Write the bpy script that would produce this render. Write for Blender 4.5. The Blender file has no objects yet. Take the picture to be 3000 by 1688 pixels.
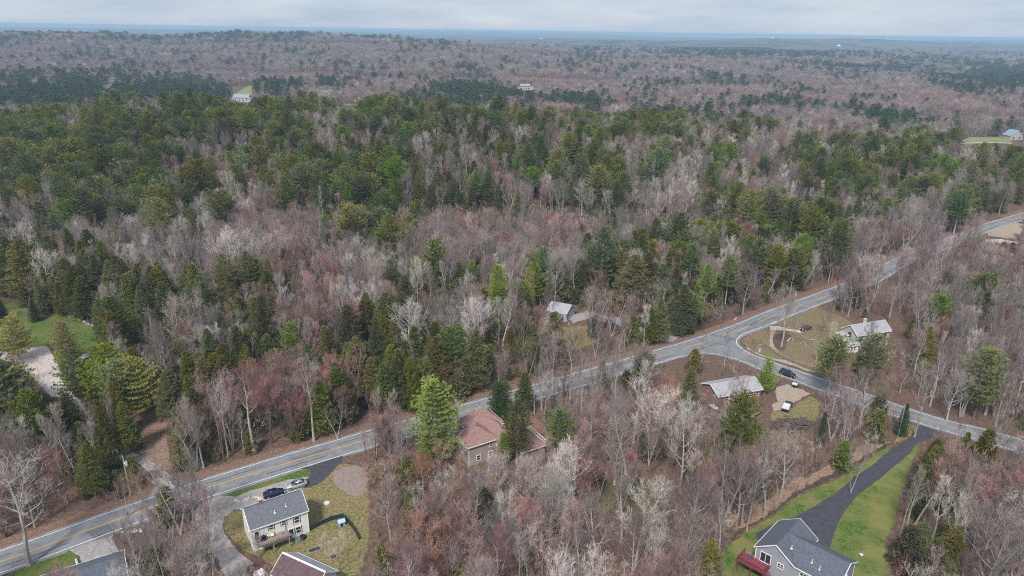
import bpy, bmesh, math, random
import numpy as np
from mathutils import Vector, Matrix, noise
from mathutils.geometry import tessellate_polygon
S = bpy.context.scene
C = S.collection
R = math.radians
rng = np.random.default_rng(7)
random.seed(7)

# ---------------------------------------------------------------- camera
CAM_H = 90.0
FPX, PW, PH = 2050.0, 3000.0, 1688.0          # focal length and frame in photo pixels
PITCH, ROLL = R(20.2), R(0.84)
cam = bpy.data.cameras.new('camera'); camo = bpy.data.objects.new('camera', cam); C.objects.link(camo)
cam.sensor_width = 36.0; cam.lens = 36.0 * FPX / PW
cam.clip_start = 1.0; cam.clip_end = 90000.0
camo.location = (0, 0, CAM_H)
camo.rotation_euler = (Matrix.Rotation(math.pi/2 - PITCH, 3, 'X') @ Matrix.Rotation(ROLL, 3, 'Z')).to_euler()
S.camera = camo

# ---------------------------------------------------------------- sky, sun, exposure
SUN_EL, SUN_AZ = R(50), R(200)     # azimuth of the light source, clockwise from +Y
W = bpy.data.worlds.new('World'); S.world = W; W.use_nodes = True
nt = W.node_tree; nd = nt.nodes; lk = nt.links
bg = nd['Background']; bg.inputs[1].default_value = 0.1
sky = nd.new('ShaderNodeTexSky'); sky.sky_type = 'NISHITA'; sky.sun_disc = False
sky.sun_elevation = SUN_EL; sky.sun_rotation = SUN_AZ; sky.air_density = 1.2; sky.dust_density = 2.0; sky.altitude = 100
tc = nd.new('ShaderNodeTexCoord')
mp = nd.new('ShaderNodeMapping'); mp.inputs['Scale'].default_value = (2.2, 2.2, 13.0)
lk.new(tc.outputs['Generated'], mp.inputs[0])
nz = nd.new('ShaderNodeTexNoise'); nz.inputs['Scale'].default_value = 2.3; nz.inputs['Detail'].default_value = 7; nz.inputs['Roughness'].default_value = .58
lk.new(mp.outputs[0], nz.inputs['Vector'])
cr = nd.new('ShaderNodeValToRGB')
cr.color_ramp.elements[0].position = .34; cr.color_ramp.elements[0].color = (2.7, 3.35, 4.3, 1)
cr.color_ramp.elements[1].position = .68; cr.color_ramp.elements[1].color = (3.95, 4.3, 4.85, 1)
lk.new(nz.outputs[0], cr.inputs[0])
mx = nd.new('ShaderNodeMix'); mx.data_type = 'RGBA'; mx.inputs[0].default_value = .88
lk.new(sky.outputs[0], mx.inputs[6]); lk.new(cr.outputs[0], mx.inputs[7]); lk.new(mx.outputs[2], bg.inputs[0])
sl = bpy.data.lights.new('sun', 'SUN'); sl.energy = 2.5; sl.angle = R(9); sl.color = (1, .96, .9)
so = bpy.data.objects.new('sun', sl); C.objects.link(so)
sd = Vector((math.sin(SUN_AZ)*math.cos(SUN_EL), math.cos(SUN_AZ)*math.cos(SUN_EL), math.sin(SUN_EL)))
so.rotation_euler = sd.to_track_quat('Z', 'Y').to_euler(); so.location = (0, 0, 300)
S.view_settings.view_transform = 'Standard'; S.view_settings.look = 'None'
S.view_settings.exposure = 0.8; S.view_settings.gamma = 1
cy = S.cycles
cy.max_bounces = 5; cy.diffuse_bounces = 2; cy.glossy_bounces = 2; cy.transmission_bounces = 2; cy.volume_bounces = 0
cy.use_adaptive_sampling = True; cy.adaptive_threshold = 0.012; cy.adaptive_min_samples = 64
cy.use_denoising = False; cy.filter_width = 1.05; cy.caustics_reflective = False; cy.caustics_refractive = False
try: cy.time_limit = 900
except Exception: pass
cy.volume_max_steps = 64

# ---------------------------------------------------------------- projection helpers and the lie of the land
cP, sP, cR, sR = math.cos(PITCH), math.sin(PITCH), math.cos(ROLL), math.sin(ROLL)
def ray(x, y):
    u = (x-PW/2)/FPX; v = -(y-PH/2)/FPX
    u2 = cR*u - sR*v; v2 = sR*u + cR*v
    return u2, cP + v2*sP, -sP + v2*cP
def project(X, Y, Z):
    X = np.asarray(X, float); Y = np.asarray(Y, float); Z = np.asarray(Z, float) - CAM_H
    d = Y*cP - Z*sP; v2 = (Y*sP + Z*cP)/np.maximum(d, 1e-3); u2 = X/np.maximum(d, 1e-3)
    u = cR*u2 + sR*v2; v = -sR*u2 + cR*v2
    return PW/2 + u*FPX, PH/2 - v*FPX
def sst(a, b, x):
    t = np.clip((x-a)/(b-a), 0, 1); return t*t*(3-2*t)
def ground(X, Y):
    X = np.asarray(X, float); Y = np.asarray(Y, float); r = np.hypot(X, Y)
    far = sst(330, 480, r)
    k = 25*np.exp(-((X+150)/250)**2 - ((Y-490)/120)**2) + 12*np.exp(-((X-120)/150)**2 - ((Y-480)/110)**2)
    k = k*sst(255, 400, Y - 0.25*X)
    roll_ = far*(2.5*np.sin(X/83+1)*np.sin(Y/97) + 2*np.sin(X/41+Y/61) - 2)
    a = X/np.maximum(Y, 1)
    # long wooded ridge on the left horizon that dies away towards the right
    top = 47 - 5*np.exp(-((a+.48)/.07)**2)*1.6 + 4*np.exp(-((a+.30)/.12)**2) + 5*np.exp(-((a+.70)/.15)**2)
    rg = top*sst(1150, 2550, Y)*(1-sst(2650, 3300, Y))*(1-sst(-.17, .13, a))
    rg2 = 12*sst(1500, 2600, Y)*(1-sst(2900, 3800, Y))*sst(-.1, .1, a)*(1-sst(.25, .5, a))
    mid = far*sst(900, 1500, Y)*(7*np.sin(X/310+.7)*np.sin(Y/260) + 4*np.sin(X/170-Y/230))
    b = 49*np.exp(-((Y-6500)/900)**2)*sst(.18, .38, a)*(1 - .35*sst(.48, .62, a))
    b2 = 30*np.exp(-((Y-8800)/1300)**2)*(1-sst(-.3, .05, a)) + 24*np.exp(-((Y-5200)/700)**2)*sst(-.1, .1, a)*(1-sst(.3, .5, a))
    b3 = 42*np.exp(-((Y-14000)/1500)**2)*(.5+.5*np.sin(X/2600+2))*(1-sst(.1, .3, a))
    b4 = 62*np.exp(-((Y-26000)/1800)**2)*(.6+.4*np.sin(X/3300))
    b5 = 38*np.exp(-((Y-11500)/900)**2)*sst(.50, .60, a)
    return k + roll_ + rg + rg2 + mid + b + b2 + b3 + b4 + b5
def at(px, py, h=0.0):
    dx, dy, dz = ray(px, py)
    lo = 40.0; prev = 40.0; t = 40.0
    while t < 60000:
        if CAM_H + dz*t < float(ground(dx*t, dy*t)) + h: break
        prev = t; t *= 1.01
    lo, hi = prev, t
    for _ in range(24):
        m = (lo+hi)/2
        if CAM_H + dz*m < float(ground(dx*m, dy*m)) + h: hi = m
        else: lo = m
    return Vector((dx*hi, dy*hi, float(ground(dx*hi, dy*hi))))
def height_from(base, px, py):
    dx, dy, dz = ray(px, py); t = math.hypot(base.x, base.y)/math.hypot(dx, dy)
    return CAM_H + dz*t - base.z
def zm(o, s, pts): return [(o[0]+x*s, o[1]+y*s) for x, y in pts]
def zBL(*p): return zm((0, 1126), 1000/2576, p)
def zBR(*p): return zm((2000, 1126), 1000/2576, p)
def zBM(*p): return zm((1000, 1126), 1000/2576, p)
def zH(*p): return zm((600, 1360), 500/2209, p)
def zJ(*p): return zm((2150, 850), 600/2484, p)
def zK(*p): return zm((2000, 1000), 500/2415, p)
def zML(*p): return zm((0, 563), 1000/2574, p)
def q(*p): return zm((0, 0), 3000/2576, p)
def flat(pts, h=0.0): return [at(x, y, h) for x, y in pts]

# ---------------------------------------------------------------- materials
MATS = {}
def mat(name, base, rough=.85, var=None, scale=1.0, detail=4, objrand=0.0, spec=.25, bump=0.0, metal=0, var2=None, scale2=.1, lo=.35, hi=.65, transl=0):
    if name in MATS: return MATS[name]
    m = bpy.data.materials.new(name); m.use_nodes = True; n = m.node_tree.nodes; l = m.node_tree.links
    b = n['Principled BSDF']; b.inputs['Roughness'].default_value = rough; b.inputs['Metallic'].default_value = metal
    b.inputs['Specular IOR Level'].default_value = spec
    col = None
    g = n.new('ShaderNodeNewGeometry')
    def noise_mix(prev, c2, sc, lo, hi, det):
        t = n.new('ShaderNodeTexNoise'); t.inputs['Scale'].default_value = sc; t.inputs['Detail'].default_value = det; t.inputs['Roughness'].default_value = .65
        l.new(g.outputs['Position'], t.inputs['Vector'])
        r = n.new('ShaderNodeMapRange'); r.inputs[1].default_value = lo; r.inputs[2].default_value = hi; l.new(t.outputs[0], r.inputs[0])
        x = n.new('ShaderNodeMix'); x.data_type = 'RGBA'; l.new(r.outputs[0], x.inputs[0])
        if isinstance(prev, tuple): x.inputs[6].default_value = (*prev, 1)
        else: l.new(prev, x.inputs[6])
        x.inputs[7].default_value = (*c2, 1)
        return x.outputs[2], t
    col = tuple(base)
    t = None
    if var2: col, t = noise_mix(col, var2, scale2, .4, .6, 3)
    if var: col, t = noise_mix(col, var, scale, lo, hi, detail)
    if objrand:
        oi = n.new('ShaderNodeObjectInfo'); hs = n.new('ShaderNodeHueSaturation')
        r1 = n.new('ShaderNodeMapRange'); r1.inputs[3].default_value = 1-objrand; r1.inputs[4].default_value = 1+objrand; l.new(oi.outputs['Random'], r1.inputs[0])
        l.new(r1.outputs[0], hs.inputs['Value'])
        mm = n.new('ShaderNodeMath'); mm.operation = 'MULTIPLY'; mm.inputs[1].default_value = 7.31; l.new(oi.outputs['Random'], mm.inputs[0])
        fr = n.new('ShaderNodeMath'); fr.operation = 'FRACT'; l.new(mm.outputs[0], fr.inputs[0])
        r2 = n.new('ShaderNodeMapRange'); r2.inputs[3].default_value = .5-.035*objrand/.3; r2.inputs[4].default_value = .5+.035*objrand/.3; l.new(fr.outputs[0], r2.inputs[0]); l.new(r2.outputs[0], hs.inputs['Hue'])
        m3 = n.new('ShaderNodeMath'); m3.operation = 'MULTIPLY'; m3.inputs[1].default_value = 13.7; l.new(oi.outputs['Random'], m3.inputs[0])
        f3 = n.new('ShaderNodeMath'); f3.operation = 'FRACT'; l.new(m3.outputs[0], f3.inputs[0])
        r3 = n.new('ShaderNodeMapRange'); r3.inputs[3].default_value = .7; r3.inputs[4].default_value = 1.2; l.new(f3.outputs[0], r3.inputs[0]); l.new(r3.outputs[0], hs.inputs['Saturation'])
        if isinstance(col, tuple): hs.inputs['Color'].default_value = (*col, 1)
        else: l.new(col, hs.inputs['Color'])
        col = hs.outputs[0]
    if isinstance(col, tuple): b.inputs['Base Color'].default_value = (*col, 1)
    else: l.new(col, b.inputs['Base Color'])
    if bump and t:
        bp = n.new('ShaderNodeBump'); bp.inputs['Strength'].default_value = bump; bp.inputs['Distance'].default_value = .1
        l.new(t.outputs[0], bp.inputs['Height']); l.new(bp.outputs[0], b.inputs['Normal'])
    MATS[name] = m
    return m
M_litter = mat('leaf_litter', (.09, .055, .042), 1, (.19, .125, .097), 1.3, 9, spec=.05, bump=.8, var2=(.075, .052, .04), scale2=.06)
M_litter_r = mat('red_leaf_litter', (.12, .07, .053), 1, (.27, .17, .125), 2.0, 9, spec=.05, bump=.6)
M_tan = mat('dry_leaf_bank', (.18, .115, .08), 1, (.33, .225, .165), 1.6, 9, spec=.05, bump=.5)
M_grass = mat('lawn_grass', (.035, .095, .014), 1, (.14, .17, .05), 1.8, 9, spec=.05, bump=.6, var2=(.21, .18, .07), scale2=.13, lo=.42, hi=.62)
M_grass_dark = mat('deep_green_lawn_grass', (.04, .095, .016), 1, (.11, .15, .04), 1.3, 9, spec=.05, bump=.6, var2=(.15, .13, .05), scale2=.09, lo=.42, hi=.62)  # deeper green of the left and front lawns
M_yard = mat('dry_yard_grass', (.155, .125, .05), 1, (.275, .21, .125), 1.9, 9, spec=.05, bump=.6, var2=(.09, .12, .025), scale2=.14, lo=.42, hi=.6)
M_field = mat('pale_field_grass', (.17, .2, .07), 1, (.24, .25, .11), .05, 5, spec=.05)
M_dirt = mat('dark_ditch_soil', (.045, .035, .025), 1, (.11, .085, .055), 1.5, 8, spec=.05, bump=.6)
M_mulch = mat('bark_mulch', (.075, .055, .048), 1, (.14, .10, .085), 2.0, 8, spec=.05, bump=.5)
M_asphalt = mat('worn_asphalt', (.185, .187, .20), .9, (.235, .237, .25), .55, 9, spec=.2, bump=.1, var2=(.15, .152, .165), scale2=.22)
M_asphalt_new = mat('fresh_blacktop', (.047, .047, .06), .85, (.065, .065, .08), .8, 8, spec=.3, bump=.1)
M_gravel = mat('grey_gravel', (.25, .235, .23), 1, (.37, .34, .33), 1.2, 9, spec=.1, bump=.4, var2=(.19, .165, .15), scale2=.25)
M_gravel_pale = mat('pale_gravel', (.42, .36, .34), 1, (.55, .49, .46), 1.3, 9, spec=.1, bump=.4, var2=(.33, .27, .24), scale2=.2)
M_gravel_tan = mat('tan_gravel', (.27, .21, .165), 1, (.40, .33, .27), 1.3, 9, spec=.1, bump=.4, var2=(.27, .21, .15), scale2=.2)
M_line = mat('road_paint_white', (.75, .75, .74), .7, (.45, .45, .45), 1.8, 6, lo=.5, hi=.75)
M_yellow = mat('road_paint_yellow', (.62, .43, .10), .7, (.42, .33, .16), 1.5, 6, lo=.45, hi=.7)
M_barkg = mat('grey_bark', (.27, .24, .215), 1, (.43, .40, .37), 3, 5, objrand=.25, spec=.05)
M_barkp = mat('pale_bark', (.42, .385, .36), 1, (.24, .21, .19), 3, 5, objrand=.15, spec=.05)
M_barkd = mat('dark_bark', (.10, .08, .068), 1, (.19, .15, .13), 3, 5, objrand=.2, spec=.05)
M_twig = dict(
    G=mat('grey_twigs', (.255, .205, .19), 1, objrand=.42, spec=.05),
    R=mat('red_budded_twigs', (.33, .19, .165), 1, objrand=.35, spec=.05),
    L=mat('pale_twigs', (.47, .42, .38), 1, objrand=.3, spec=.05),
    O=mat('russet_twigs', (.36, .19, .10), 1, objrand=.2, spec=.05))
M_pine = mat('pine_needles', (.092, .12, .023), .8, (.195, .215, .038), .55, 3, objrand=.38, spec=.15)
M_pineb = mat('bright_pine_needles', (.14, .20, .028), .8, (.27, .33, .04), .6, 3, objrand=.15, spec=.15)
M_piney = mat('yellowing_pine_needles', (.34, .30, .045), .8, objrand=.15, spec=.15)
M_hem = mat('hemlock_needles', (.095, .10, .024), .8, (.155, .155, .036), .6, 3, objrand=.4, spec=.15)
M_dark = mat('dark_far_needles', (.05, .075, .03), .8, objrand=.35, spec=.1)  # darker needle tone, used on the far pines
M_blue = mat('blue_spruce_needles', (.055, .085, .03), .8, objrand=.1, spec=.15)
M_white = mat('white_trim', (.78, .78, .77), .6)
M_siding = mat('white_siding', (.8, .785, .77), .7, (.7, .69, .68), .8, 5)
M_siding_g = mat('grey_siding', (.33, .345, .38), .7, (.28, .29, .33), .7, 5)
M_siding_t = mat('tan_siding', (.40, .345, .30), .7, (.33, .28, .25), .7, 5)
M_siding_lg = mat('light_grey_siding', (.42, .43, .44), .7, (.34, .36, .37), .8, 5)
M_roof = mat('charcoal_shingles', (.105, .11, .13), .95, (.16, .165, .185), 2.2, 9, bump=.3)
M_roofb = mat('blue_grey_shingles', (.075, .088, .112), .95, (.12, .135, .165), 2.2, 9, bump=.3)
M_roofr = mat('red_shingles', (.22, .125, .115), .95, (.32, .20, .185), 1.6, 8, bump=.3)
M_roofg = mat('pale_grey_shingles', (.27, .27, .29), .95, (.38, .37, .39), 1.5, 8, bump=.3)
M_roofm = mat('dark_maroon_metal', (.095, .055, .065), .7, (.14, .09, .10), 1.5, 6)
M_brick = mat('brick', (.22, .10, .085), .9, (.33, .2, .17), 5, 4)
M_glass = mat('dark_glass', (.03, .035, .045), .12, spec=.8)
M_deck = mat('weathered_deck_boards', (.25, .185, .15), .9, (.34, .27, .23), 2, 5)
M_maroon = mat('maroon_deck_stain', (.17, .035, .05), .8, (.24, .06, .075), 1.5, 5)
M_black = mat('black_plastic', (.02, .02, .024), .6)
M_wood = mat('grey_post_wood', (.26, .23, .205), .9, (.36, .33, .3), 3, 5)
M_cream = mat('cream_plastic', (.75, .7, .5), .6)
M_fence = mat('black_mesh_panel', (.018, .028, .03), .7, (.04, .06, .06), 2, 5)
M_bluep = mat('pale_blue_plastic', (.25, .36, .6), .5)
M_teal = mat('teal_tarp', (.08, .45, .55), .6)
M_rock = mat('fieldstone', (.3, .28, .26), 1, (.46, .43, .41), 2, 5)
M_tarp = mat('silver_tarp', (.55, .57, .6), .5, (.75, .77, .8), 1.5, 5)
M_tyre = mat('tyre_rubber', (.02, .02, .02), .9)
M_rim = mat('alloy_rim', (.55, .56, .58), .35, metal=.7)
M_cut = mat('cut_wood', (.17, .135, .12), 1, (.08, .065, .06), 2, 6)
M_conc = mat('pale_concrete', (.62, .59, .55), .9, (.5, .47, .44), 2, 4)
def paint(name, c, met=.4): return mat(name, c, .3, spec=.6, metal=met)

# ---------------------------------------------------------------- mesh helpers
class MB:
    def __init__(s): s.v = []; s.f = []; s.mi = []
    def add(s, vs, fs, mi=0):
        o = len(s.v); s.v += [tuple(v) for v in vs]; s.f += [tuple(i+o for i in f) for f in fs]; s.mi += [mi]*len(fs)
    def box(s, x0, y0, z0, x1, y1, z1, mi=0):
        s.add([(x0,y0,z0),(x1,y0,z0),(x1,y1,z0),(x0,y1,z0),(x0,y0,z1),(x1,y0,z1),(x1,y1,z1),(x0,y1,z1)],
              [(0,3,2,1),(4,5,6,7),(0,1,5,4),(1,2,6,5),(2,3,7,6),(3,0,4,7)], mi)
    def slab(s, pts, th, mi=0):          # polygon with thickness straight down
        n = len(pts); a = [Vector(p) for p in pts]; b = [p - Vector((0,0,th)) for p in a]
        s.add(a+b, [tuple(range(n)), tuple(range(2*n-1, n-1, -1))] + [(i, i+n, (i+1)%n+n, (i+1)%n) for i in range(n)], mi)
    def tube(s, pts, rad, k=6, mi=0, cap=True):
        pts = [Vector(p) for p in pts]; n = len(pts)
        if not hasattr(rad, '__len__'): rad = [rad]*n
        ring = []
        for i, p in enumerate(pts):
            d = (pts[min(i+1, n-1)] - pts[max(i-1, 0)]).normalized()
            a = d.orthogonal().normalized() if i == 0 else (a - d*a.dot(d)).normalized()
            b = d.cross(a)
            for j in range(k):
                t = 2*math.pi*j/k; ring.append(p + (a*math.cos(t)+b*math.sin(t))*rad[i])
        f = [(i*k+j, i*k+(j+1)%k, (i+1)*k+(j+1)%k, (i+1)*k+j) for i in range(n-1) for j in range(k)]
        if cap: f += [tuple(range(k-1, -1, -1)), tuple(range((n-1)*k, n*k))]
        s.add(ring, f, mi)
    def tris(s, V): # V: n x 3 x 3 array
        s.T = V
    def mesh(s, name, mats):
        me = bpy.data.meshes.new(name)
        me.from_pydata(s.v, [], s.f)
        for m in (mats if isinstance(mats, (list, tuple)) else [mats]): me.materials.append(m)
        if any(s.mi): me.polygons.foreach_set('material_index', s.mi)
        me.update(); return me
    def obj(s, name, mats, parent=None, smooth=False):
        me = s.mesh(name, mats); o = bpy.data.objects.new(name, me); C.objects.link(o)
        if parent: o.parent = parent
        if smooth: me.polygons.foreach_set('use_smooth', [True]*len(me.polygons))
        return o
def tri_mesh(name, V, m, extra=None):
    """mesh from an n x 3 x 3 array of triangles, plus an optional MB of tubes (material slot 1)"""
    n = len(V); me = bpy.data.meshes.new(name)
    ev = extra.v if extra else []; ef = extra.f if extra else []
    nv = n*3 + len(ev)
    co = np.concatenate([V.reshape(-1), np.array(ev, float).reshape(-1)]) if ev else V.reshape(-1)
    me.vertices.add(nv); me.vertices.foreach_set('co', co.astype(np.float32))
    ls = [3]*n + [len(f) for f in ef]
    vi = np.concatenate([np.arange(n*3), np.array([i+n*3 for f in ef for i in f], int)]) if ef else np.arange(n*3)
    me.loops.add(len(vi)); me.loops.foreach_set('vertex_index', vi.astype(np.int32))
    me.polygons.add(len(ls)); st = np.concatenate([[0], np.cumsum(ls)[:-1]])
    me.polygons.foreach_set('loop_start', st.astype(np.int32)); me.polygons.foreach_set('loop_total', np.array(ls, np.int32))
    for x in (m if isinstance(m, list) else [m]): me.materials.append(x)
    if ef and isinstance(m, list): me.polygons.foreach_set('material_index', np.array([0]*n+[1]*len(ef), np.int32))
    me.update(calc_edges=True); return me
def tag(o, label, cat, group=None, kind=None):
    if label: o['label'] = label
    if cat: o['category'] = cat
    if group: o['group'] = group
    if kind: o['kind'] = kind
    return o
def thing(name, label, cat, loc=(0,0,0), rz=0, group=None):
    o = bpy.data.objects.new(name, None); C.objects.link(o); o.location = loc; o.rotation_euler = (0,0,rz)
    o.empty_display_size = .5
    return tag(o, label, cat, group)
def struct(o, label=None):
    o['kind'] = 'structure'
    if label: o['label'] = label
    return o

# ---------------------------------------------------------------- ground
rows = np.concatenate([np.linspace(-400, 320, 25)[:-1], np.linspace(320, 1200, 90)[:-1], np.geomspace(1200, 45000, 170)])
cols = np.linspace(-1, 1, 221)
YY = np.repeat(rows[:, None], len(cols), 1); XX = cols[None, :]*np.maximum(500, rows*1.0+250)[:, None]
ZZ = ground(XX, YY)
v = np.stack([XX, YY, ZZ], -1).reshape(-1, 3); nc = len(cols)
f = [(i*nc+j, i*nc+j+1, (i+1)*nc+j+1, (i+1)*nc+j) for i in range(len(rows)-1) for j in range(nc-1)]
me = bpy.data.meshes.new('ground'); me.from_pydata(v.tolist(), [], f); me.materials.append(M_litter)
me.polygons.foreach_set('use_smooth', [True]*len(f))
go = bpy.data.objects.new('ground', me); C.objects.link(go); struct(go, 'brown leaf litter covering the forest floor')

EXCL = []     # world polygons where no tree may stand
def resample(P, step=1.0, closed=True):
    out = []; n = len(P)
    for i in range(n if closed else n-1):
        a = P[i]; b = P[(i+1) % n]; k = max(1, int((b-a).length/step))
        out += [a.lerp(b, j/k) for j in range(k)]
    if not closed: out.append(P[-1])
    return out
NSHEET = [0]
def sheet(name, px, z, m, jit=.25, step=1.0, label=None, world=False, excl=True):
    P = px if world else flat(px); NSHEET[0] += 1; z = z + .0006*NSHEET[0]
    P = [Vector((p.x, p.y, 0)) for p in P]
    if excl: EXCL.append(np.array([(p.x, p.y) for p in P]))
    Q = resample(P, step)
    if jit:
        Q = [p + Vector((noise.noise(p*.9)*jit + noise.noise(p*3)*jit*.5, noise.noise(p*.9+Vector((9,9,9)))*jit + noise.noise(p*3+Vector((5,1,2)))*jit*.5, 0)) for p in Q]
    t = tessellate_polygon([Q])
    gz = ground(np.array([p.x for p in Q]), np.array([p.y for p in Q]))
    me = bpy.data.meshes.new(name); me.from_pydata([(p.x, p.y, float(g)+z) for p, g in zip(Q, gz)], [], [tuple(x) for x in t])
    me.materials.append(m); me.update()
    bm = bmesh.new(); bm.from_mesh(me); bmesh.ops.recalc_face_normals(bm, faces=bm.faces)
    if sum(f.normal.z for f in bm.faces) < 0: bmesh.ops.reverse_faces(bm, faces=bm.faces)
    bm.to_mesh(me); bm.free()
    o = bpy.data.objects.new(name, me); C.objects.link(o); return struct(o, label)
def offset(P, d):
    out = []
    for i, p in enumerate(P):
        t = (P[min(i+1, len(P)-1)] - P[max(i-1, 0)]); t = Vector((t.x, t.y, 0)).normalized()
        out.append(Vector((p.x - t.y*d, p.y + t.x*d, 0)))
    return out
def smooth(P, k=6):
    P = [P[0]*2-P[1]] + list(P) + [P[-1]*2-P[-2]]; out = []
    for i in range(1, len(P)-2):
        a, b, c, d = P[i-1], P[i], P[i+1], P[i+2]
        for j in range(k):
            t = j/k
            out.append(.5*((2*b) + (c-a)*t + (2*a-5*b+4*c-d)*t*t + (3*b-a-3*c+d)*t*t*t))
    out.append(P[-2]); return [Vector((p.x, p.y, 0)) for p in out]
def ribbon_pts(P, d0, d1): return offset(P, d0) + offset(P, d1)[::-1]

# roads.  The far white edge line of the main road, left to right, then on into the distance
main_far = smooth(flat([(-330,1712),(0,1616),(365,1487),(621,1400),(1000,1287),(1349,1190),(1571,1128),(1816,1058),(2000,1005),(2155,953),(2272,905),(2420,852),(2524,812),(2606,768),(2703,728),(2790,694),(2878,660),(2944,640),(3040,612)]))
ROADW = 6.6
sheet('main_road', ribbon_pts(main_far, .9, -ROADW-.8), .06, M_asphalt, .32, 1.2, 'two-lane asphalt road crossing the whole picture', world=True)
side_far = smooth(flat([(2300,934),(2250,954),(2205,969),(2170,984),(2157,1002),(2170,1021),(2206,1041),(2252,1058),(2334,1087),(2392,1107),(2478,1135),(2559,1163),(2652,1196),(2777,1235),(2885,1260),(3000,1293),(3160,1336)]), 4)
side_near = smooth(flat([(1925,1066),(1987,1047),(2062,1035),(2128,1045),(2182,1062),(2230,1083),(2284,1099),(2331,1116),(2387,1138),(2478,1169),(2559,1202),(2645,1225),(2738,1254),(2924,1307),(3000,1328),(3140,1366)]), 4)
sheet('side_road', offset(side_far, .9) + offset(side_near, -.9)[::-1], .07, M_asphalt, .1, 2, 'side road branching off to the lower right', world=True)
def line_sheet(name, P, d, w, z, m, label, dash=None):
    P = resample([Vector((p.x, p.y, 0)) for p in P], 1.5, False); A = offset(P, d-w/2); B = offset(P, d+w/2); mb = MB()
    for i in range(len(P)-1):
        if dash and not dash(i): continue
        vs = [A[i], A[i+1], B[i+1], B[i]]
        mb.add([(p.x, p.y, float(ground(p.x, p.y))+z) for p in vs], [(0,1,2,3)])
    return struct(mb.obj(name, m), label)
line_sheet('edge_line', main_far, 0, .17, .105, M_line, 'white edge line along the far side of the main road')
# near edge of the main road, broken at the side road
def junction(i, P, lim):
    return True
Pn = resample(offset(main_far, -ROADW), 1.5, False)
ja, jb = flat([(1990,1046),(2250,955)])
nearA = [p for p in Pn if p.x < ja.x]; nearB = [p for p in Pn if p.x > jb.x]
line_sheet('edge_line', nearA, 0, .17, .105, M_line, 'white edge line along the near side of the main road')
line_sheet('edge_line', nearB, 0, .17, .105, M_line, 'white edge line beyond the junction')
line_sheet('edge_line', side_far, 0, .17, .115, M_line, 'white edge line curving round the corner into the side road')
line_sheet('edge_line', side_near, 0, .15, .115, M_line, 'white edge line on the near side of the side road')
line_sheet('centre_line', main_far, -ROADW/2+.13, .13, .105, M_yellow, 'double yellow line down the main road', dash=lambda i: i < 96 or i % 9 < 6)
line_sheet('centre_line', main_far, -ROADW/2-.13, .13, .105, M_yellow, 'double yellow line down the main road', dash=lambda i: i < 96 or i % 9 < 6)
mid_side = [Vector(((a.x+b.x)/2, (a.y+b.y)/2, 0)) for a, b in zip(resample(flat([(2206,1041),(2334,1087),(2478,1135),(2652,1196),(2777,1235),(3000,1293),(3160,1336)]), 4, False)[:40], resample(flat([(2160,1058),(2284,1099),(2430,1155),(2600,1213),(2738,1254),(2965,1318),(3120,1360)]), 4, False)[:40])]
line_sheet('centre_line', mid_side, 0, .16, .115, M_yellow, 'faded yellow line down the side road')
for k_, (pts_, m_) in enumerate((([(560,1428),(640,1402),(655,1415),(575,1442)], M_asphalt_new), ([(250,1560),(330,1532),(372,1553),(290,1582)], mat('road_patch', (.125,.125,.135), .9, (.16,.16,.17), .9, 6)), ([(850,1346),(960,1312),(975,1320),(866,1355)], MATS['road_patch']), ([(2190,950),(2260,925),(2272,932),(2200,957)], MATS['road_patch']))):
    if k_: sheet('road_patch', pts_, .0705, m_, .05, 1, 'darker repair patch in the main road', excl=False)
# dark tar seams on the main road
for k, d in enumerate((-1.7, -4.9, -.45, -6.2)):
    line_sheet('tar_seam', main_far, d, .15, .098, M_asphalt_new, None, dash=lambda i, k=k: noise.noise(Vector((i*.13, k*7.7, 0))) > .12)

# verges, banks, lawns, drives
sheet('verge', ribbon_pts(main_far, 3.6, .5), .02, M_litter_r, 1.1, 1.5, 'red-brown leaf verge beyond the main road', world=True)
left_lawn = [(-60,870)] + zML((0,800),(110,830),(180,850),(220,940),(330,935),(430,925),(560,955),(700,1010),(790,1080),(850,1150),(830,1240),(750,1350),(600,1420),(500,1449),(330,1460),(100,1449),(0,1449)) + [(-60,1130)]
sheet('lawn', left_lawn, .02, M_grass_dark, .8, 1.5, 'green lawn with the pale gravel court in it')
sheet('gravel_court', [(-60,1030)] + zML((0,1210),(160,1190),(340,1160),(370,1180),(400,1240),(440,1300),(480,1449)) + [(215,1165),(150,1165)] + zML((230,1380),(130,1300),(0,1260)) + [(-60,1050)], .05, M_gravel_pale, .3, 1, 'pale gravel court on the left lawn')
sheet('gravel_drive', zBL((330,0),(480,0),(560,80),(640,160),(730,280),(720,370),(660,300),(590,210),(490,110),(400,50)), .05, M_gravel_pale, .35, 1, 'pale track running through the pines')
sheet('gravel_drive', zBL((720,370),(760,330),(860,430),(980,500),(1075,545),(1250,660),(1400,745),(1270,815),(1120,865),(1165,790),(1150,700),(1060,610),(980,580),(850,500)), .05, M_gravel, .35, 1, 'gravel track joining the far side of the road')
sheet('leaf_clearing', zBL((1070,560),(1060,330),(1110,250),(1200,130),(1260,240),(1260,420),(1300,640),(1250,650)), .03, M_tan, .6, 1.5, 'patch of tan fallen leaves beside two dark trunks')
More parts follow.
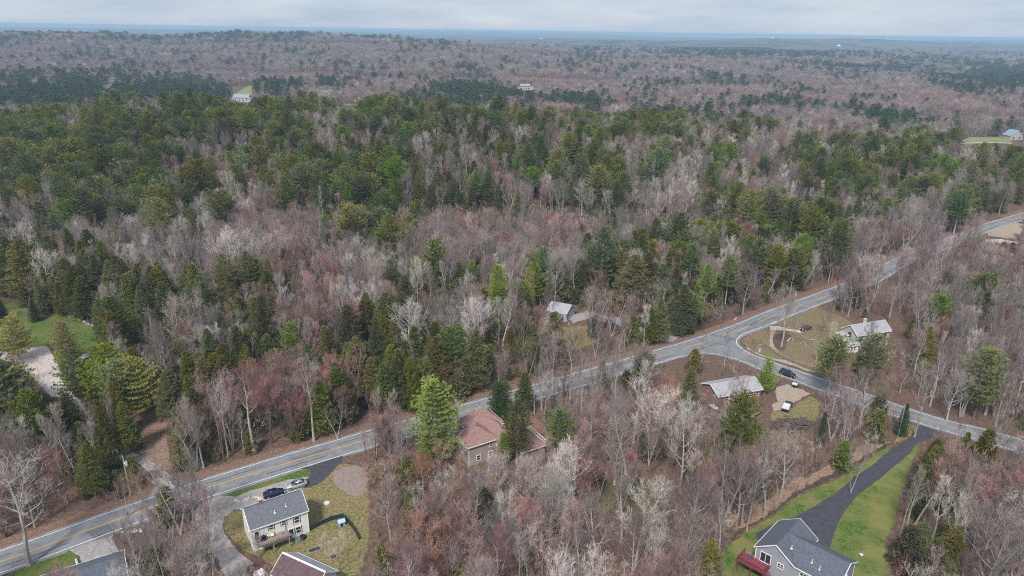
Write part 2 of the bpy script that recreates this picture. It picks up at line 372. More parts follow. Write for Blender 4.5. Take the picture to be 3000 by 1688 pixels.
# the white house, its yard and drives
yard = zH((230,780),(280,660),(430,610),(1230,340),(1320,290),(1500,200),(1700,0),(1900,0),(2080,60),(2110,330),(2130,700),(2100,1100),(2000,1449),(1000,1449),(820,1270),(640,1190),(480,1100),(330,950))
sheet('yard_lawn', yard, .02, M_yard, .6, 1.2, 'yellow-green yard around the white house')
sheet('grass_strip', zBL((1680,850),(1760,790),(1950,740),(2150,670),(2330,630),(2350,680),(2300,710),(2160,760),(2000,790),(1850,830)), .03, M_grass, .35, 1, 'green verge between road and parked cars')
sheet('bark_bed', zH((1660,130),(1760,60),(1950,20),(2080,60),(2110,300),(2060,420),(1900,420),(1760,330),(1680,230)), .045, mat('wood_chips', (.19, .145, .125), 1, (.31, .25, .23), 2.2, 9, spec=.05, bump=.6), 1.0, .8, 'round pale bed of wood chips right of the yard')
sheet('gravel_drive', zBL((1560,860),(1660,840),(1780,850),(1900,800),(2000,775),(2180,720),(2330,700),(2330,760),(2270,800),(2250,850),(1900,935),(1770,950),(1690,1010),(1680,1090),(1750,1210),(1850,1310),(2050,1449),(1700,1449),(1640,1330),(1560,1200),(1480,1080),(1460,960)), .04, M_gravel, .3, 1, 'grey gravel drive left of the white house')
sheet('blacktop_drive', zBL((2240,635),(2340,620),(2440,585),(2590,540),(2580,580),(2480,690),(2430,735),(2350,775),(2290,785),(2270,740),(2340,700),(2350,650)), .055, M_asphalt_new, .1, 1, 'fresh black drive behind the silver sedan')
sheet('concrete_apron', zBL((520,1250),(700,1185),(870,1110),(850,1160),(870,1220),(930,1300),(960,1330),(900,1449),(620,1449),(630,1370),(600,1300)), .05, M_gravel, .15, 1, 'pale paved drive beside the dark roof')
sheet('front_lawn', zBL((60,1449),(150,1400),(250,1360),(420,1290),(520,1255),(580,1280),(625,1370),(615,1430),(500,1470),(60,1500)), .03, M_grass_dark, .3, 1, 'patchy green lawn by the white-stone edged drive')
sheet('leaf_slope', zBL((860,1120),(1050,1090),(1200,1080),(1240,1190),(1300,1449),(1060,1449),(1010,1330),(920,1290),(870,1200)), .03, M_mulch, .4, 1.2, 'brown bank right of the paved drive', excl=False)
# lower right house
lawnR = zBR((1790,420),(1710,490),(1640,560),(1560,620),(1440,700),(1300,820),(1220,900),(1160,1000),(1060,1230),(1300,1500),(1560,1500),(1560,1340),(1530,1180),(1600,1040),(1640,850),(1700,700),(1740,560))
sheet('lawn', lawnR, .03, M_grass, .6, 1.2, 'bright green lawn right of the black drive')
sheet('lawn', zBR((1590,455),(1500,560),(1300,700),(1150,830),(1000,920),(850,1000),(640,1080),(550,1140),(600,1200),(700,1449),(250,1500),(300,1330),(350,1220),(480,1120),(700,990),(860,850),(1080,760),(1300,640),(1480,510),(1560,460)), .03, M_grass, .5, 1.2, 'grass strip left of the black drive')
sheet('ditch', zBR((1590,445),(1500,500),(1300,620),(1080,740),(870,830),(700,960),(480,1090),(370,1190),(360,1160),(440,1090),(640,990),(830,830),(1050,715),(1280,600),(1480,480),(1570,440)), .04, M_dirt, .5, .8, 'dark ditch between leaves and grass strip')
sheet('leaf_bank', zBR((1570,440),(1480,480),(1280,600),(1050,715),(830,830),(640,990),(440,1090),(230,1120),(240,1020),(500,960),(680,840),(780,730),(950,690),(1140,590),(1300,500),(1450,430)), .025, M_tan, 1.3, 1.2, 'tan leaf-covered bank beside the ditch', excl=False)
sheet('driveway', zBR((1765,310),(1770,350),(1740,390),(1690,420),(1590,480),(1450,600),(1300,700),(1150,830),(1000,920),(850,1000),(640,1080),(550,1130),(560,1165),(620,1200),(800,1300),(1110,1240),(1150,1100),(1190,1010),(1250,920),(1330,830),(1480,720),(1600,620),(1720,520),(1760,450),(1830,420),(1960,360),(1850,330)), .05, M_asphalt_new, .1, 1, 'long fresh black driveway at lower right')
sheet('corner_grass', zBR((1650,280),(1760,320),(1760,350),(1690,410),(1590,450),(1620,400)), .03, M_yard, .3, 1, 'dry grass corner at the head of the driveway')
# the corner plot at the junction
corner = zJ((100,600),(160,560),(330,490),(430,460),(560,370),(700,310),(1000,205),(1330,330),(1500,450),(1560,640),(1080,960),(900,960),(760,900),(600,840),(480,830),(330,790),(160,690),(100,640))
M_brownlawn = mat('brown_winter_lawn', (.15, .105, .055), 1, (.25, .185, .12), 1.7, 9, spec=.05, bump=.6, var2=(.105, .11, .04), scale2=.12, lo=.42, hi=.6)
sheet('corner_lawn', corner, .02, M_brownlawn, .5, 1.2, 'dry grassy corner plot at the junction')
sheet('mulch_bed', zJ((470,600),(500,540),(600,520),(720,570),(640,640),(610,740),(540,730),(480,660)), .045, M_mulch, .3, 1, 'dark mulched bed under the old tree')
sheet('footpath', zJ((440,480),(520,480),(480,540),(470,610),(490,690),(550,760),(520,760),(440,680),(430,600),(440,540)), .05, M_gravel_tan, .1, 1, 'curved pinkish path inside the corner plot')
sheet('gravel_drive', zJ((430,440),(550,440),(650,470),(800,485),(820,525),(680,500),(560,490),(440,480)), .05, M_gravel_pale, .15, 1, 'short pale drive of the corner plot')
sheet('dry_verge', zJ((150,690),(300,770),(480,830),(620,850),(900,960),(1000,1000),(880,980),(760,930),(480,850),(300,790),(160,720)), .035, M_gravel_tan, .2, 1, 'tan verge between side road and rail fence')
# ranch house forecourt, left of the side road
sheet('gravel_yard', zK((1320,660),(1480,610),(1700,690),(1800,740),(1640,830),(1560,880),(1500,960),(1290,990),(1260,900),(1350,860),(1310,760)), .04, M_gravel_tan, .4, 1, 'tan gravel yard between ranch house and side road')
sheet('rough_grass', zK((1250,1000),(1500,970),(1800,780),(1950,860),(1900,1150),(1600,1090),(1350,1100),(1250,1150)), .03, M_yard, .6, 1.4, 'rough yellow grass around the parked truck')
sheet('rough_grass', zBM((1500,690),(1800,640),(2100,720),(2450,760),(2480,1050),(2200,1080),(1800,860),(1500,800)), .025, mat('olive_undergrass', (.075, .08, .032), 1, (.13, .115, .06), 1.3, 9, spec=.05, bump=.6, var2=(.10, .07, .05), scale2=.15), 1.2, 1.6, 'green clearing under the bare trees', excl=False)
sheet('rough_grass', zm((1000,563), 1000/2574, [(1450,940),(1560,1000),(1700,1020),(1950,1000),(2000,1120),(1750,1200),(1600,1100),(1480,1060)]), .03, M_yard, .6, 1.4, 'olive grass in front of the small grey house', excl=False)
sheet('gravel_drive', zm((1000,563), 1000/2574, [(1700,940),(1850,900),(2150,960),(2290,1030),(2400,1075),(2550,1090),(2500,1130),(2350,1110),(2200,1050),(2050,990),(1850,960),(1750,990)]), .05, M_gravel, .3, 1.4, 'grey drive from the main road to the small grey house')
sheet('gravel_yard', zm((2000,563), 1000/2574, [(2270,360),(2400,355),(2540,380),(2530,392),(2400,385),(2280,375)]), .05, M_gravel_pale, .4, 2, 'pale turnout beside the road at the far right')
sheet('dirt_patch', zm((2000,563), 1000/2574, [(2300,300),(2400,260),(2500,230),(2600,250),(2600,360),(2450,350),(2300,330)]), .04, M_gravel_tan, .8, 2, 'tan clearing along the road at the far right')
sheet('gravel_drive', zm((2000,563), 1000/2574, [(1780,410),(1870,400),(1880,430),(1830,440),(1790,435)]), .09, M_gravel_pale, .3, 2, 'pale drive mouth at the far side of the road')
sheet('leaf_yard', zm((1250,1150), 450/2174, [(480,330),(880,300),(1100,370),(1500,330),(1850,600),(1700,800),(1650,1000),(1000,1000),(850,540),(600,400)]), .02, M_litter_r, .6, 1.4, 'red leaf-strewn yard around the red-roofed house')
sheet('gravel_drive', zm((1250,1150), 450/2174, [(280,520),(420,440),(560,420),(440,560),(370,860),(300,830)]), .05, M_gravel, .2, 1, 'grey drive left of the red-roofed house')
sheet('field', q((581,243),(625,216),(640,216),(640,241),(600,252)), .3, M_field, 2, 8, 'pale green field above the farmhouse on the valley floor')
sheet('field', q((860,262),(905,262),(925,268),(880,270)), .4, M_field, 1, 8, 'small green field behind the pine crest')
sheet('field', q((2418,357),(2440,346),(2545,346),(2545,360),(2430,362)), .4, M_field, 1, 6, 'pale green field at the far right')
sheet('field_path', q((2415,361),(2545,361),(2545,363),(2415,364)), .55, M_gravel_pale, .4, 6, 'pale track along the near edge of the right-hand field')
sheet('scrub', q((1360,282),(1480,290),(1590,296),(1600,304),(1480,304),(1400,300)), .3, M_tan, 2, 8, 'cleared power line strip in the valley', excl=False)

# ---------------------------------------------------------------- buildings
def window(root, side, L, Wd, p, z, w, h, frame=M_white, kind='window', bars=1, off=0.0):
    """side f,b,l,r of a block; p = distance along the wall from its left end seen from outside"""
    if side == 'f': o, ax, n = Vector((0,0,0)), Vector((1,0,0)), Vector((0,-1,0))
    elif side == 'r': o, ax, n = Vector((L,0,0)), Vector((0,1,0)), Vector((1,0,0))
    elif side == 'b': o, ax, n = Vector((L,Wd,0)), Vector((-1,0,0)), Vector((0,1,0))
    else: o, ax, n = Vector((0,Wd,0)), Vector((0,-1,0)), Vector((-1,0,0))
    def b(mb, a0, a1, z0, z1, d0, d1):
        c = [o+ax*a+n*d+Vector((0,0,zz)) for zz in (z0,z1) for a, d in ((a0,d0),(a1,d0),(a1,d1),(a0,d1))]
        mb.add(c, [(0,3,2,1),(4,5,6,7),(0,1,5,4),(1,2,6,5),(2,3,7,6),(3,0,4,7)])
    t = .12; mb = MB(); off += .003
    b(mb, p-t, p, z-t, z+h+t, off, off+.08); b(mb, p+w, p+w+t, z-t, z+h+t, off, off+.08)
    b(mb, p, p+w, z+h, z+h+t, off, off+.08); b(mb, p, p+w, z-t, z, off, off+.1)
    if bars & 1: b(mb, p, p+w, z+h/2-.04, z+h/2+.04, off+.03, off+.06)
    if bars & 2: b(mb, p+w/2-.05, p+w/2+.05, z, z+h, off+.03, off+.065)
    f = mb.obj(kind, frame, root)
    mg = MB(); b(mg, p, p+w, z, z+h, off, off+.025); mg.obj('pane', M_glass, f)
    return f
def walls(root, x0, y0, L, Wd, zw, zr, axis, m, name='wall'):
    mb = MB(); x1, y1 = x0+L, y0+Wd; mb.box(x0, y0, 0, x1, y1, zw)
    if axis == 'x' and zr > zw:
        ym = (y0+y1)/2
        for xa in (x0, x1-.12): mb.add([(xa,y0,zw),(xa,y1,zw),(xa,ym,zr),(xa+.12,y0,zw),(xa+.12,y1,zw),(xa+.12,ym,zr)], [(0,2,1),(3,4,5),(0,1,4,3),(1,2,5,4),(2,0,3,5)])
    elif axis == 'y' and zr > zw:
        xm = (x0+x1)/2
        for ya in (y0, y1-.12): mb.add([(x0,ya,zw),(x1,ya,zw),(xm,ya,zr),(x0,ya+.12,zw),(x1,ya+.12,zw),(xm,ya+.12,zr)], [(0,1,2),(3,5,4),(0,3,4,1),(1,4,5,2),(2,5,3,0)])
    return mb.obj(name, m, root)
def gable(root, x0, y0, L, Wd, zw, zr, axis, m, oh=.35, m2=None, trim=True, ridge=None):
    x1, y1 = x0+L, y0+Wd; th = .16; mb = MB(); e = .02
    if axis == 'x':
        ym = (y0+y1)/2; s = (zr-zw)/(Wd/2); ze = zw - s*oh + th + e; zt = zr + th + e
        A = [[(x0-oh,y0-oh,ze),(x1+oh,y0-oh,ze),(x1+oh,ym,zt),(x0-oh,ym,zt)], [(x0-oh,ym,zt),(x1+oh,ym,zt),(x1+oh,y1+oh,ze),(x0-oh,y1+oh,ze)]]
    else:
        xm = (x0+x1)/2; s = (zr-zw)/(L/2); ze = zw - s*oh + th + e; zt = zr + th + e
        A = [[(x0-oh,y1+oh,ze),(x0-oh,y0-oh,ze),(xm,y0-oh,zt),(xm,y1+oh,zt)], [(xm,y1+oh,zt),(xm,y0-oh,zt),(x1+oh,y0-oh,ze),(x1+oh,y1+oh,ze)]]
    mb.slab(A[0], th, 0); mb.slab(A[1], th, 1 if m2 else 0)
    r = mb.obj('roof', [m, m2] if m2 else m, root)
    if trim:
        t = MB(); d = .03
        if axis == 'x':
            for xa, xb in ((x0-oh-.08, x0-oh-.002), (x1+oh+.002, x1+oh+.08)):
                for (ya, za), (yb, zb) in (((y0-oh, ze), (ym, zt)), ((ym, zt), (y1+oh, ze))):
                    t.add([(x, y, zz) for x in (xa, xb) for y, zz in ((ya, za-th-d),(yb, zb-th-d),(yb, zb+d),(ya, za+d))], [(0,3,2,1),(4,5,6,7),(0,1,5,4),(1,2,6,5),(2,3,7,6),(3,0,4,7)])
            for ya, yb in ((y0-oh-.08, y0-oh-.002), (y1+oh+.002, y1+oh+.08)): t.box(x0-oh, ya, ze-th-d, x1+oh, yb, ze-.01)
        else:
            for ya, yb in ((y0-oh-.08, y0-oh-.002), (y1+oh+.002, y1+oh+.08)):
                for (xa, za), (xb, zb) in (((x0-oh, ze), (xm, zt)), ((xm, zt), (x1+oh, ze))):
                    t.add([(x, y, zz) for y in (ya, yb) for x, zz in ((xa, za-th-d),(xb, zb-th-d),(xb, zb+d),(xa, za+d))], [(0,1,2,3),(7,6,5,4),(0,4,5,1),(1,5,6,2),(2,6,7,3),(3,7,4,0)])
            for xa, xb in ((x0-oh-.08, x0-oh-.002), (x1+oh+.002, x1+oh+.08)): t.box(xa, y0-oh, ze-th-d, xb, y1+oh, ze-.01)
        t.obj('trim_board', M_white, root)
    return r
def hip(root, x0, y0, L, Wd, zw, zr, m, oh=.35, trim=True):
    X0, Y0, X1, Y1 = x0-oh, y0-oh, x0+L+oh, y0+Wd+oh; z = zw+.05; h = min(X1-X0, Y1-Y0)/2; mb = MB()
    if X1-X0 >= Y1-Y0: a, b = (X0+h, (Y0+Y1)/2, zr), (X1-h, (Y0+Y1)/2, zr)
    else: a, b = ((X0+X1)/2, Y0+h, zr), ((X0+X1)/2, Y1-h, zr)
    vs = [(X0,Y0,z),(X1,Y0,z),(X1,Y1,z),(X0,Y1,z),a,b,(X0,Y0,z-.15),(X1,Y0,z-.15),(X1,Y1,z-.15),(X0,Y1,z-.15)]
    fs = [(0,1,5,4),(1,2,5),(2,3,4,5),(3,0,4)] if X1-X0 >= Y1-Y0 else [(0,1,4),(1,2,5,4),(2,3,5),(3,0,4,5)]
    mb.add(vs, fs + [(0,6,7,1),(1,7,8,2),(2,8,9,3),(3,9,6,0),(9,8,7,6)])
    r = mb.obj('roof', m, root)
    if trim:
        t = MB()
        for bx in ((X0-.07,Y0-.07,X1+.07,Y0-.003),(X0-.07,Y1+.003,X1+.07,Y1+.07),(X0-.07,Y0-.003,X0-.003,Y1+.003),(X1+.003,Y0-.003,X1+.07,Y1+.003)): t.box(bx[0],bx[1],z-.2,bx[2],bx[3],z-.01)
        t.obj('gutter', M_white, root)
    return r
def vent(root, x, y, z, h=.7, r=.07):
    mb = MB(); mb.tube([(x,y,z-.2),(x,y,z+h)], r, 8); mb.tube([(x,y,z-.06),(x,y,z+.05)], .2, 8); return mb.obj('vent_pipe', M_white, root)
def local(root, p):
    c, s = math.cos(-root.rotation_euler.z), math.sin(-root.rotation_euler.z); dx, dy = p.x-root.location.x, p.y-root.location.y
    return dx*c-dy*s, dx*s+dy*c
def excl_box(root, x0, y0, x1, y1, pad=.7):
    c, s = math.cos(root.rotation_euler.z), math.sin(root.rotation_euler.z)
    EXCL.append(np.array([(root.location.x+x*c-y*s, root.location.y+x*s+y*c) for x, y in ((x0-pad,y0-pad),(x1+pad,y0-pad),(x1+pad,y1+pad),(x0-pad,y1+pad))]))
def place(o, x, y, z=0, rz=0): o.location = (x, y, z); o.rotation_euler = (0,0,rz); return o
def wpt(root, x, y, z=0):
    c, s = math.cos(root.rotation_euler.z), math.sin(root.rotation_euler.z)
    return (root.location.x+x*c-y*s, root.location.y+x*s+y*c, root.location.z+z)

# white two-storey house, lower left
h1 = thing('white_house', 'white two-storey house with charcoal roof and rear deck beside two parked sedans', 'house', (-46.4, 103.0, 0), math.atan2(5.6, 8.6))
L1, W1 = 10.25, 6.9
walls(h1, 0, 0, L1, W1, 4.95, 7.1, 'x', M_siding)
r1 = gable(h1, 0, 0, L1, W1, 4.95, 7.1, 'x', M_roof, .22)
for p, z, w, h in ((3.15, 3.55, .75, .95), (5.45, 3.55, .7, .95), (7.75, 3.1, .85, 1.3), (7.85, .75, .85, 1.35)): window(h1, 'f', L1, W1, p, z, w, h, M_white)
for p, z in ((2.0, 4.7), (4.3, 3.2)): window(h1, 'l', L1, W1, p, z, .6, .9, M_white)
for p in (1.5, 3.4, 6.2, 8.2): window(h1, 'b', L1, W1, p, 3.0, .8, 1.2, M_white)
for p, z, w, h in ((3.15, 3.55, .75, .95), (5.45, 3.55, .7, .95), (7.75, 3.1, .85, 1.3), (7.85, .75, .85, 1.35)):
    for xa in (p-.26, p+w+.13): shut = MB(); shut.box(xa, -.045, z-.1, xa+.13, -.002, z+h+.1); shut.obj('shutter', M_black, h1)
def door(root, side, L, Wd, p, z, w, h, m=M_white):
    f = window(root, side, L, Wd, p, z, w, h, M_white, 'door', 0)
    return f
d = door(h1, 'f', L1, W1, .55, 2.42, .75, 1.75); d = door(h1, 'f', L1, W1, 6.55, .25, .8, 1.9)
ch = MB(); ch.box(2.6, 3.35, 6.8, 3.25, 4.0, 8.1); cho = ch.obj('chimney', M_brick, r1)
cc = MB(); cc.box(2.52, 3.27, 8.1, 3.33, 4.08, 8.22); cc.tube([(2.78,3.67,8.22),(2.78,3.67,8.45)], .1, 8); cc.tube([(3.08,3.67,8.22),(3.08,3.67,8.45)], .1, 8); cc.obj('chimney_cap', M_conc, cho)
vent(h1, 4.7, 1.2, 5.9, .6); vent(h1, 6.9, 1.7, 6.15, .6)
def board(root, *bx): cb = MB(); cb.box(*bx); cb.obj('corner_board', M_white, root)
board(h1, -.05, -.05, .1, .08, -.001, 4.8); board(h1, L1-.08, -.05, .1, L1+.05, -.001, 4.8)
# the deck
dk = MB(); dk.box(.35, -2.15, 2.25, 6.1, -.01, 2.4)
for i in range(19): dk.box(.35, -2.15+i*.112+.01, 2.402, 6.1, -2.15+i*.112+.09, 2.42)
dko = dk.obj('deck', M_deck, h1)
rl = MB()
for x in (.4, 2.25, 4.1, 6.0): rl.box(x-.06, -2.2, 2.3, x+.06, -2.1, 3.3)
for z in (2.6, 2.9, 3.2): rl.box(.34, -2.27, z, 6.06, -2.205, z+.1)
for z in (2.6, 2.9, 3.2): rl.box(.28, -2.1, z, .335, -.1, z+.1)
for x in (6.0,): rl.box(x-.05, -.15, 2.3, x+.05, -.05, 4.2)
rl.obj('railing', M_wood, dko)
for x, y in ((.45, -2.05), (3.2, -2.05), (6.0, -2.05), (3.2, -1.0)):
    p = MB(); p.box(x-.08, y-.08, 0, x+.08, y+.08, 2.25); p.obj('post', M_wood, dko)
st = MB()
for i in range(9): st.box(6.15+i*.26, -1.9, 2.15-i*.25, 6.15+i*.26+.28, -1.0, 2.22-i*.25)
st.obj('stairs', M_deck, dko)
excl_box(h1, -1, -4, L1+1, W1+1)
def adirondack(name, label, loc, rz):
    mb = MB(); mb.box(-.3,-.3,.35,.3,.3,.4); mb.slab([(-.3,.22,1.15),(.3,.22,1.15),(.3,.3,.4),(-.3,.3,.4)], .05)
    for x in (-.33,.33): mb.box(x-.05,-.32,.55,x+.05,.3,.6); mb.box(x-.04,-.32,0,x+.04,-.25,.55); mb.box(x-.04,.22,0,x+.04,.3,.6)
    o = mb.obj(name, M_cream, None); place(o, *loc, rz); return tag(o, label, 'chair')
adirondack('deck_chair', 'cream high-backed chair on the deck of the white house', wpt(h1, 3.3, -.6, 2.42), h1.rotation_euler.z)
g = MB(); g.box(-.35,-.25,.5,.35,.25,.8); g.slab([(-.35,-.25,1.05),(.35,-.25,1.05),(.35,.25,1.15),(-.35,.25,1.15)], .3)
for x in (-.3,.3):
    for y in (-.2,.2): g.box(x-.03,y-.03,0,x+.03,y+.03,.5)
g.box(.36,-.2,.75,.7,.2,.8)
tag(place(g.obj('barbecue_grill', M_black), *wpt(h1, 1.75, -1.0, 2.42), h1.rotation_euler.z+.3), 'black covered barbecue on the deck of the white house', 'grill')
g = MB(); g.box(-.25,-.25,.4,.25,.25,.45)
for x in (-.2,.2):
    for y in (-.2,.2): g.box(x-.02,y-.02,0,x+.02,y+.02,.4)
tag(place(g.obj('side_table', M_white), *wpt(h1, 2.5, -.55, 2.42), h1.rotation_euler.z), 'small white table between grill and cream chair', 'table')
g = MB(); g.tube([(0,0,0),(0,0,.08),(0,0,.22)], [.16,.2,.22], 10)
tag(place(g.obj('plant_pot', paint('blue_glaze', (.08,.16,.5), 0)), *wpt(h1, 5.3, -.9, 2.42)), 'small blue pot on the deck of the white house', 'pot')
g = MB(); g.tube([(0,0,0),(.02,0,.5),(0,0,.72)], [.7,.62,.5], 8); go2 = g.obj('barrel', M_black)
tag(place(go2, *wpt(h1, 8.6, -1.1, 0)), 'black covered heap under the lower window of the white house', 'barrel')
g = MB(); g.box(-.45,-.35,.0,.45,.35,.55); g.slab([(-.5,-.4,.62),(.5,-.4,.6),(.5,.4,.66),(-.5,.4,.64)], .06)
tag(place(g.obj('storage_box', M_teal), *wpt(h1, 7.6, -1.0, 0), .4), 'turquoise topped box against the white house', 'box')

# dark maroon roofed shed at the bottom edge
h2 = thing('shed', 'dark maroon roofed shed with a white edge, cut off by the bottom of the picture', 'shed', (-39.9, 94.5, 0), math.atan2(-.46, .887))
walls(h2, 0, 0, 9.0, 5.6, 2.9, 4.9, 'x', M_siding); gable(h2, 0, 0, 9.0, 5.6, 2.9, 4.9, 'x', M_roofm, .3, M_roofg)  # far slope's reflecting sheen is put into a paler roof colour
rc = MB(); rc.box(-.3, 2.65, 5.06, 9.3, 2.97, 5.2); rc.obj('ridge_cap', M_white, h2); window(h2, 'f', 9, 5.6, 2, 1, 1, 1)
excl_box(h2, -1, -1, 10, 6.5)

# dark-roofed house, bottom left
h3 = thing('dark_roofed_house', 'house with a long dark blue-grey roof cut off by the bottom left edge', 'house', (-79.2, 82.6, 0), math.atan2(.53, .85))
walls(h3, 0, 0, 18.4, 8.2, 3.0, 5.0, 'x', M_siding_g); gable(h3, 0, 0, 18.4, 8.2, 3.0, 5.0, 'x', M_roofb, .35)
walls(h3, 18.4-6.8, -3.5, 6.6, 3.5, 2.95, 2.95, 'x', M_siding_g, 'wall'); window(h3, 'f', 18, 8, 4, 1, 1.2, 1.2); window(h3, 'b', 18.4, 8.2, 3, 1, 1.2, 1.2)
excl_box(h3, -2, -4, 19.5, 9)

# grey L-shaped house, bottom right
h4 = thing('grey_house', 'grey-sided house with blue-grey roof and maroon deck at the end of the black driveway', 'house', (43.92, 100.6, 0), math.atan2(-.69, .72))
walls(h4, 0, 0, 6.75, 9.3, 5.0, 7.3, 'y', M_siding_g); walls(h4, 6.752, .03, 7.15, 8.4, 5.0, 7.3, 'x', M_siding_g)
ra = gable(h4, 0, 0, 6.75, 9.3, 5.0, 7.3, 'y', M_roofb, .3)
mb = MB(); th = .16; s = 2.3/4.2; oh = .3; ze = 5.0-s*oh+th+.03; zt = 7.3+th+.03
mb.slab([(7.06,.03-oh,ze),(13.9+oh,.03-oh,ze),(13.9+oh,4.23,zt),(3.6,4.23,zt)], th)
mb.slab([(3.6,4.232,zt),(13.9+oh,4.232,zt),(13.9+oh,8.43+oh,ze),(7.06,8.43+oh,ze)], th)
mb.obj('roof', M_roofb, h4)
t = MB(); t.box(7.1, .03-oh-.08, ze-th-.03, 14.2, .03-oh-.003, ze-.01)
for (ya, za), (yb, zb) in (((.03-oh, ze), (4.23, zt)), ((4.23, zt), (8.43+oh, ze))):
    t.add([(x, y, zz) for x in (14.205, 14.29) for y, zz in ((ya, za-th-.03),(yb, zb-th-.03),(yb, zb+.03),(ya, za+.03))], [(0,3,2,1),(4,5,6,7),(0,1,5,4),(1,2,6,5),(2,3,7,6),(3,0,4,7)])
t.obj('trim_board', M_white, h4)
w = window(h4, 'f', 14, 8, 1.0, 2.65, 1.75, 1.85, M_white, 'sliding_door', 2); window(h4, 'f', 14, 8, 4.1, 3.1, .95, .85, M_white, 'window', 3)
window(h4, 'f', 14, 8, 8.0, 3.2, 1.0, 1.2, M_white, 'window', 3); window(h4, 'f', 14, 8, 11.4, 3.2, 1.0, 1.2, M_white, 'window', 3); window(h4, 'r', 13.902, 8.4, 3.9, 3.4, .7, 1.3, M_white)
board(h4, -.05,-.05,0,.12,-.001,4.8); board(h4, 13.8,-.02,0,13.96,.028,4.8); board(h4, 13.8,8.432,0,13.96,8.48,4.8)
vent(h4, 5.2, 2.1, 6.35, .7); vent(h4, 9.0, 1.6, 6.0, .7); vent(h4, 10.5, 1.2, 5.75, .8)
dk = MB(); dk.box(-1.9, -2.7, 2.3, 3.0, -.01, 2.5)
dko = dk.obj('deck', M_maroon, h4); rl = MB()
for a, b in (((-1.9,-2.7),(3.0,-2.7)), ((-1.9,-.05),(-1.9,-2.7)), ((3.0,-2.7),(3.0,-.9))):
    a = Vector((*a,2.5)); b = Vector((*b,2.5)); n = int((b-a).length/.28)
    for i in range(n+1):
        p = a.lerp(b, i/n); w_ = .06 if i % 5 == 0 else .03; rl.box(p.x-w_, p.y-w_, 2.5, p.x+w_, p.y+w_, 3.4)
    rl.slab([(min(a.x,b.x)-.07,min(a.y,b.y)-.07,3.48),(max(a.x,b.x)+.07,min(a.y,b.y)-.07,3.48),(max(a.x,b.x)+.07,max(a.y,b.y)+.07,3.48),(min(a.x,b.x)-.07,max(a.y,b.y)+.07,3.48)], .08)
rl.obj('railing', M_maroon, dko)
st = MB()
for i in range(10): st.box(3.1+i*.27, -2.5, 2.3-i*.24, 3.1+i*.27+.29, -1.4, 2.37-i*.24)
st.obj('stairs', M_maroon, dko)
for x, y in ((-1.8,-2.6),(.6,-2.6),(2.9,-2.6)): p = MB(); p.box(x-.08,y-.08,0,x+.08,y+.08,2.3); p.obj('post', M_maroon, dko)
g = MB(); g.box(-.35,-.25,.45,.35,.25,.75); g.slab([(-.35,-.25,1.0),(.35,-.25,1.0),(.35,.25,1.1),(-.35,.25,1.1)], .28); g.box(-.3,-.2,0,.3,.2,.45); g.box(.36,-.2,.7,.65,.2,.75)
tag(place(g.obj('barbecue_grill', mat('steel_grill', (.25,.26,.28), .4, metal=.6)), *wpt(h4, -.7, -.8, 2.5), h4.rotation_euler.z), 'grey barbecue on the maroon deck', 'grill')
g = MB(); g.tube([(0,0,0),(0,0,.5)], .1, 8); g.tube([(0,0,.5),(0,0,.6)], .35, 10)
p = at(2522, 1632); tag(place(g.obj('lawn_ornament', M_conc), p.x, p.y, p.z), 'small white ornament on the green lawn beside the grey house', 'ornament')
excl_box(h4, -3, -4, 15, 10)

# red-roofed house in the middle
h5 = thing('red_roofed_house', 'tan-sided house with a broad red hipped roof behind tall pines', 'house', (-8.9, 130.6, 0), math.atan2(.53, .85))
walls(h5, 0, 0, 7.05, 6.4, 5.0, 5.0, 'x', M_siding_t); hip(h5, 0, 0, 7.05, 6.4, 5.0, 7.4, M_roofr, .4)
walls(h5, 3.2, 5.0, 8.3, 6.0, 5.02, 5.02, 'x', M_siding_t); hip(h5, 3.2, 5.0, 8.3, 6.0, 5.02, 8.1, M_roofr, .42)
walls(h5, 7.052, -1.5, 3.6, 8.0, 5.01, 5.01, 'y', M_siding_t); hip(h5, 7.06, -1.5, 3.6, 8.0, 5.01, 6.9, M_roofr, .3)
walls(h5, 10.66, -5.0, 6.0, 8.0, 3.0, 3.0, 'y', M_siding_t); hip(h5, 10.66, -5.0, 6.0, 8.0, 3.0, 4.7, M_roofr, .35)
rl = MB()
for i in range(12):
    rl.box(17.0-.03, -5+i*.7-.03, 3.0, 17.0+.03, -5+i*.7+.03, 4.0)
rl.box(16.95, -5.1, 3.95, 17.05, 2.8, 4.05); rl.box(16.95,-5.1,3.1,17.05,2.8,3.2); rl.obj('railing', M_white, h5)
for p, z, w, h in ((5.3, 3.4, .7, 1.0), (2.0, .9, .9, 1.2), (5.0, .9, .9, 1.2)): window(h5, 'f', 7, 6.4, p, z, w, h)
for p, z in ((1.2, 3.3), (4.2, 3.3), (3.0, .9)): window(h5, 'l', 7, 6.4, p, z, .7, 1.1)
board(h5, -.05,-.05,0,.14,-.001,4.8); board(h5, 6.9,-.05,0,7.05,-.001,4.8)
ch = MB(); ch.box(4.0, 3.6, 6.6, 4.5, 4.1, 7.9); ch.obj('chimney', M_brick, h5)
excl_box(h5, -1, -6, 17.5, 11.5)

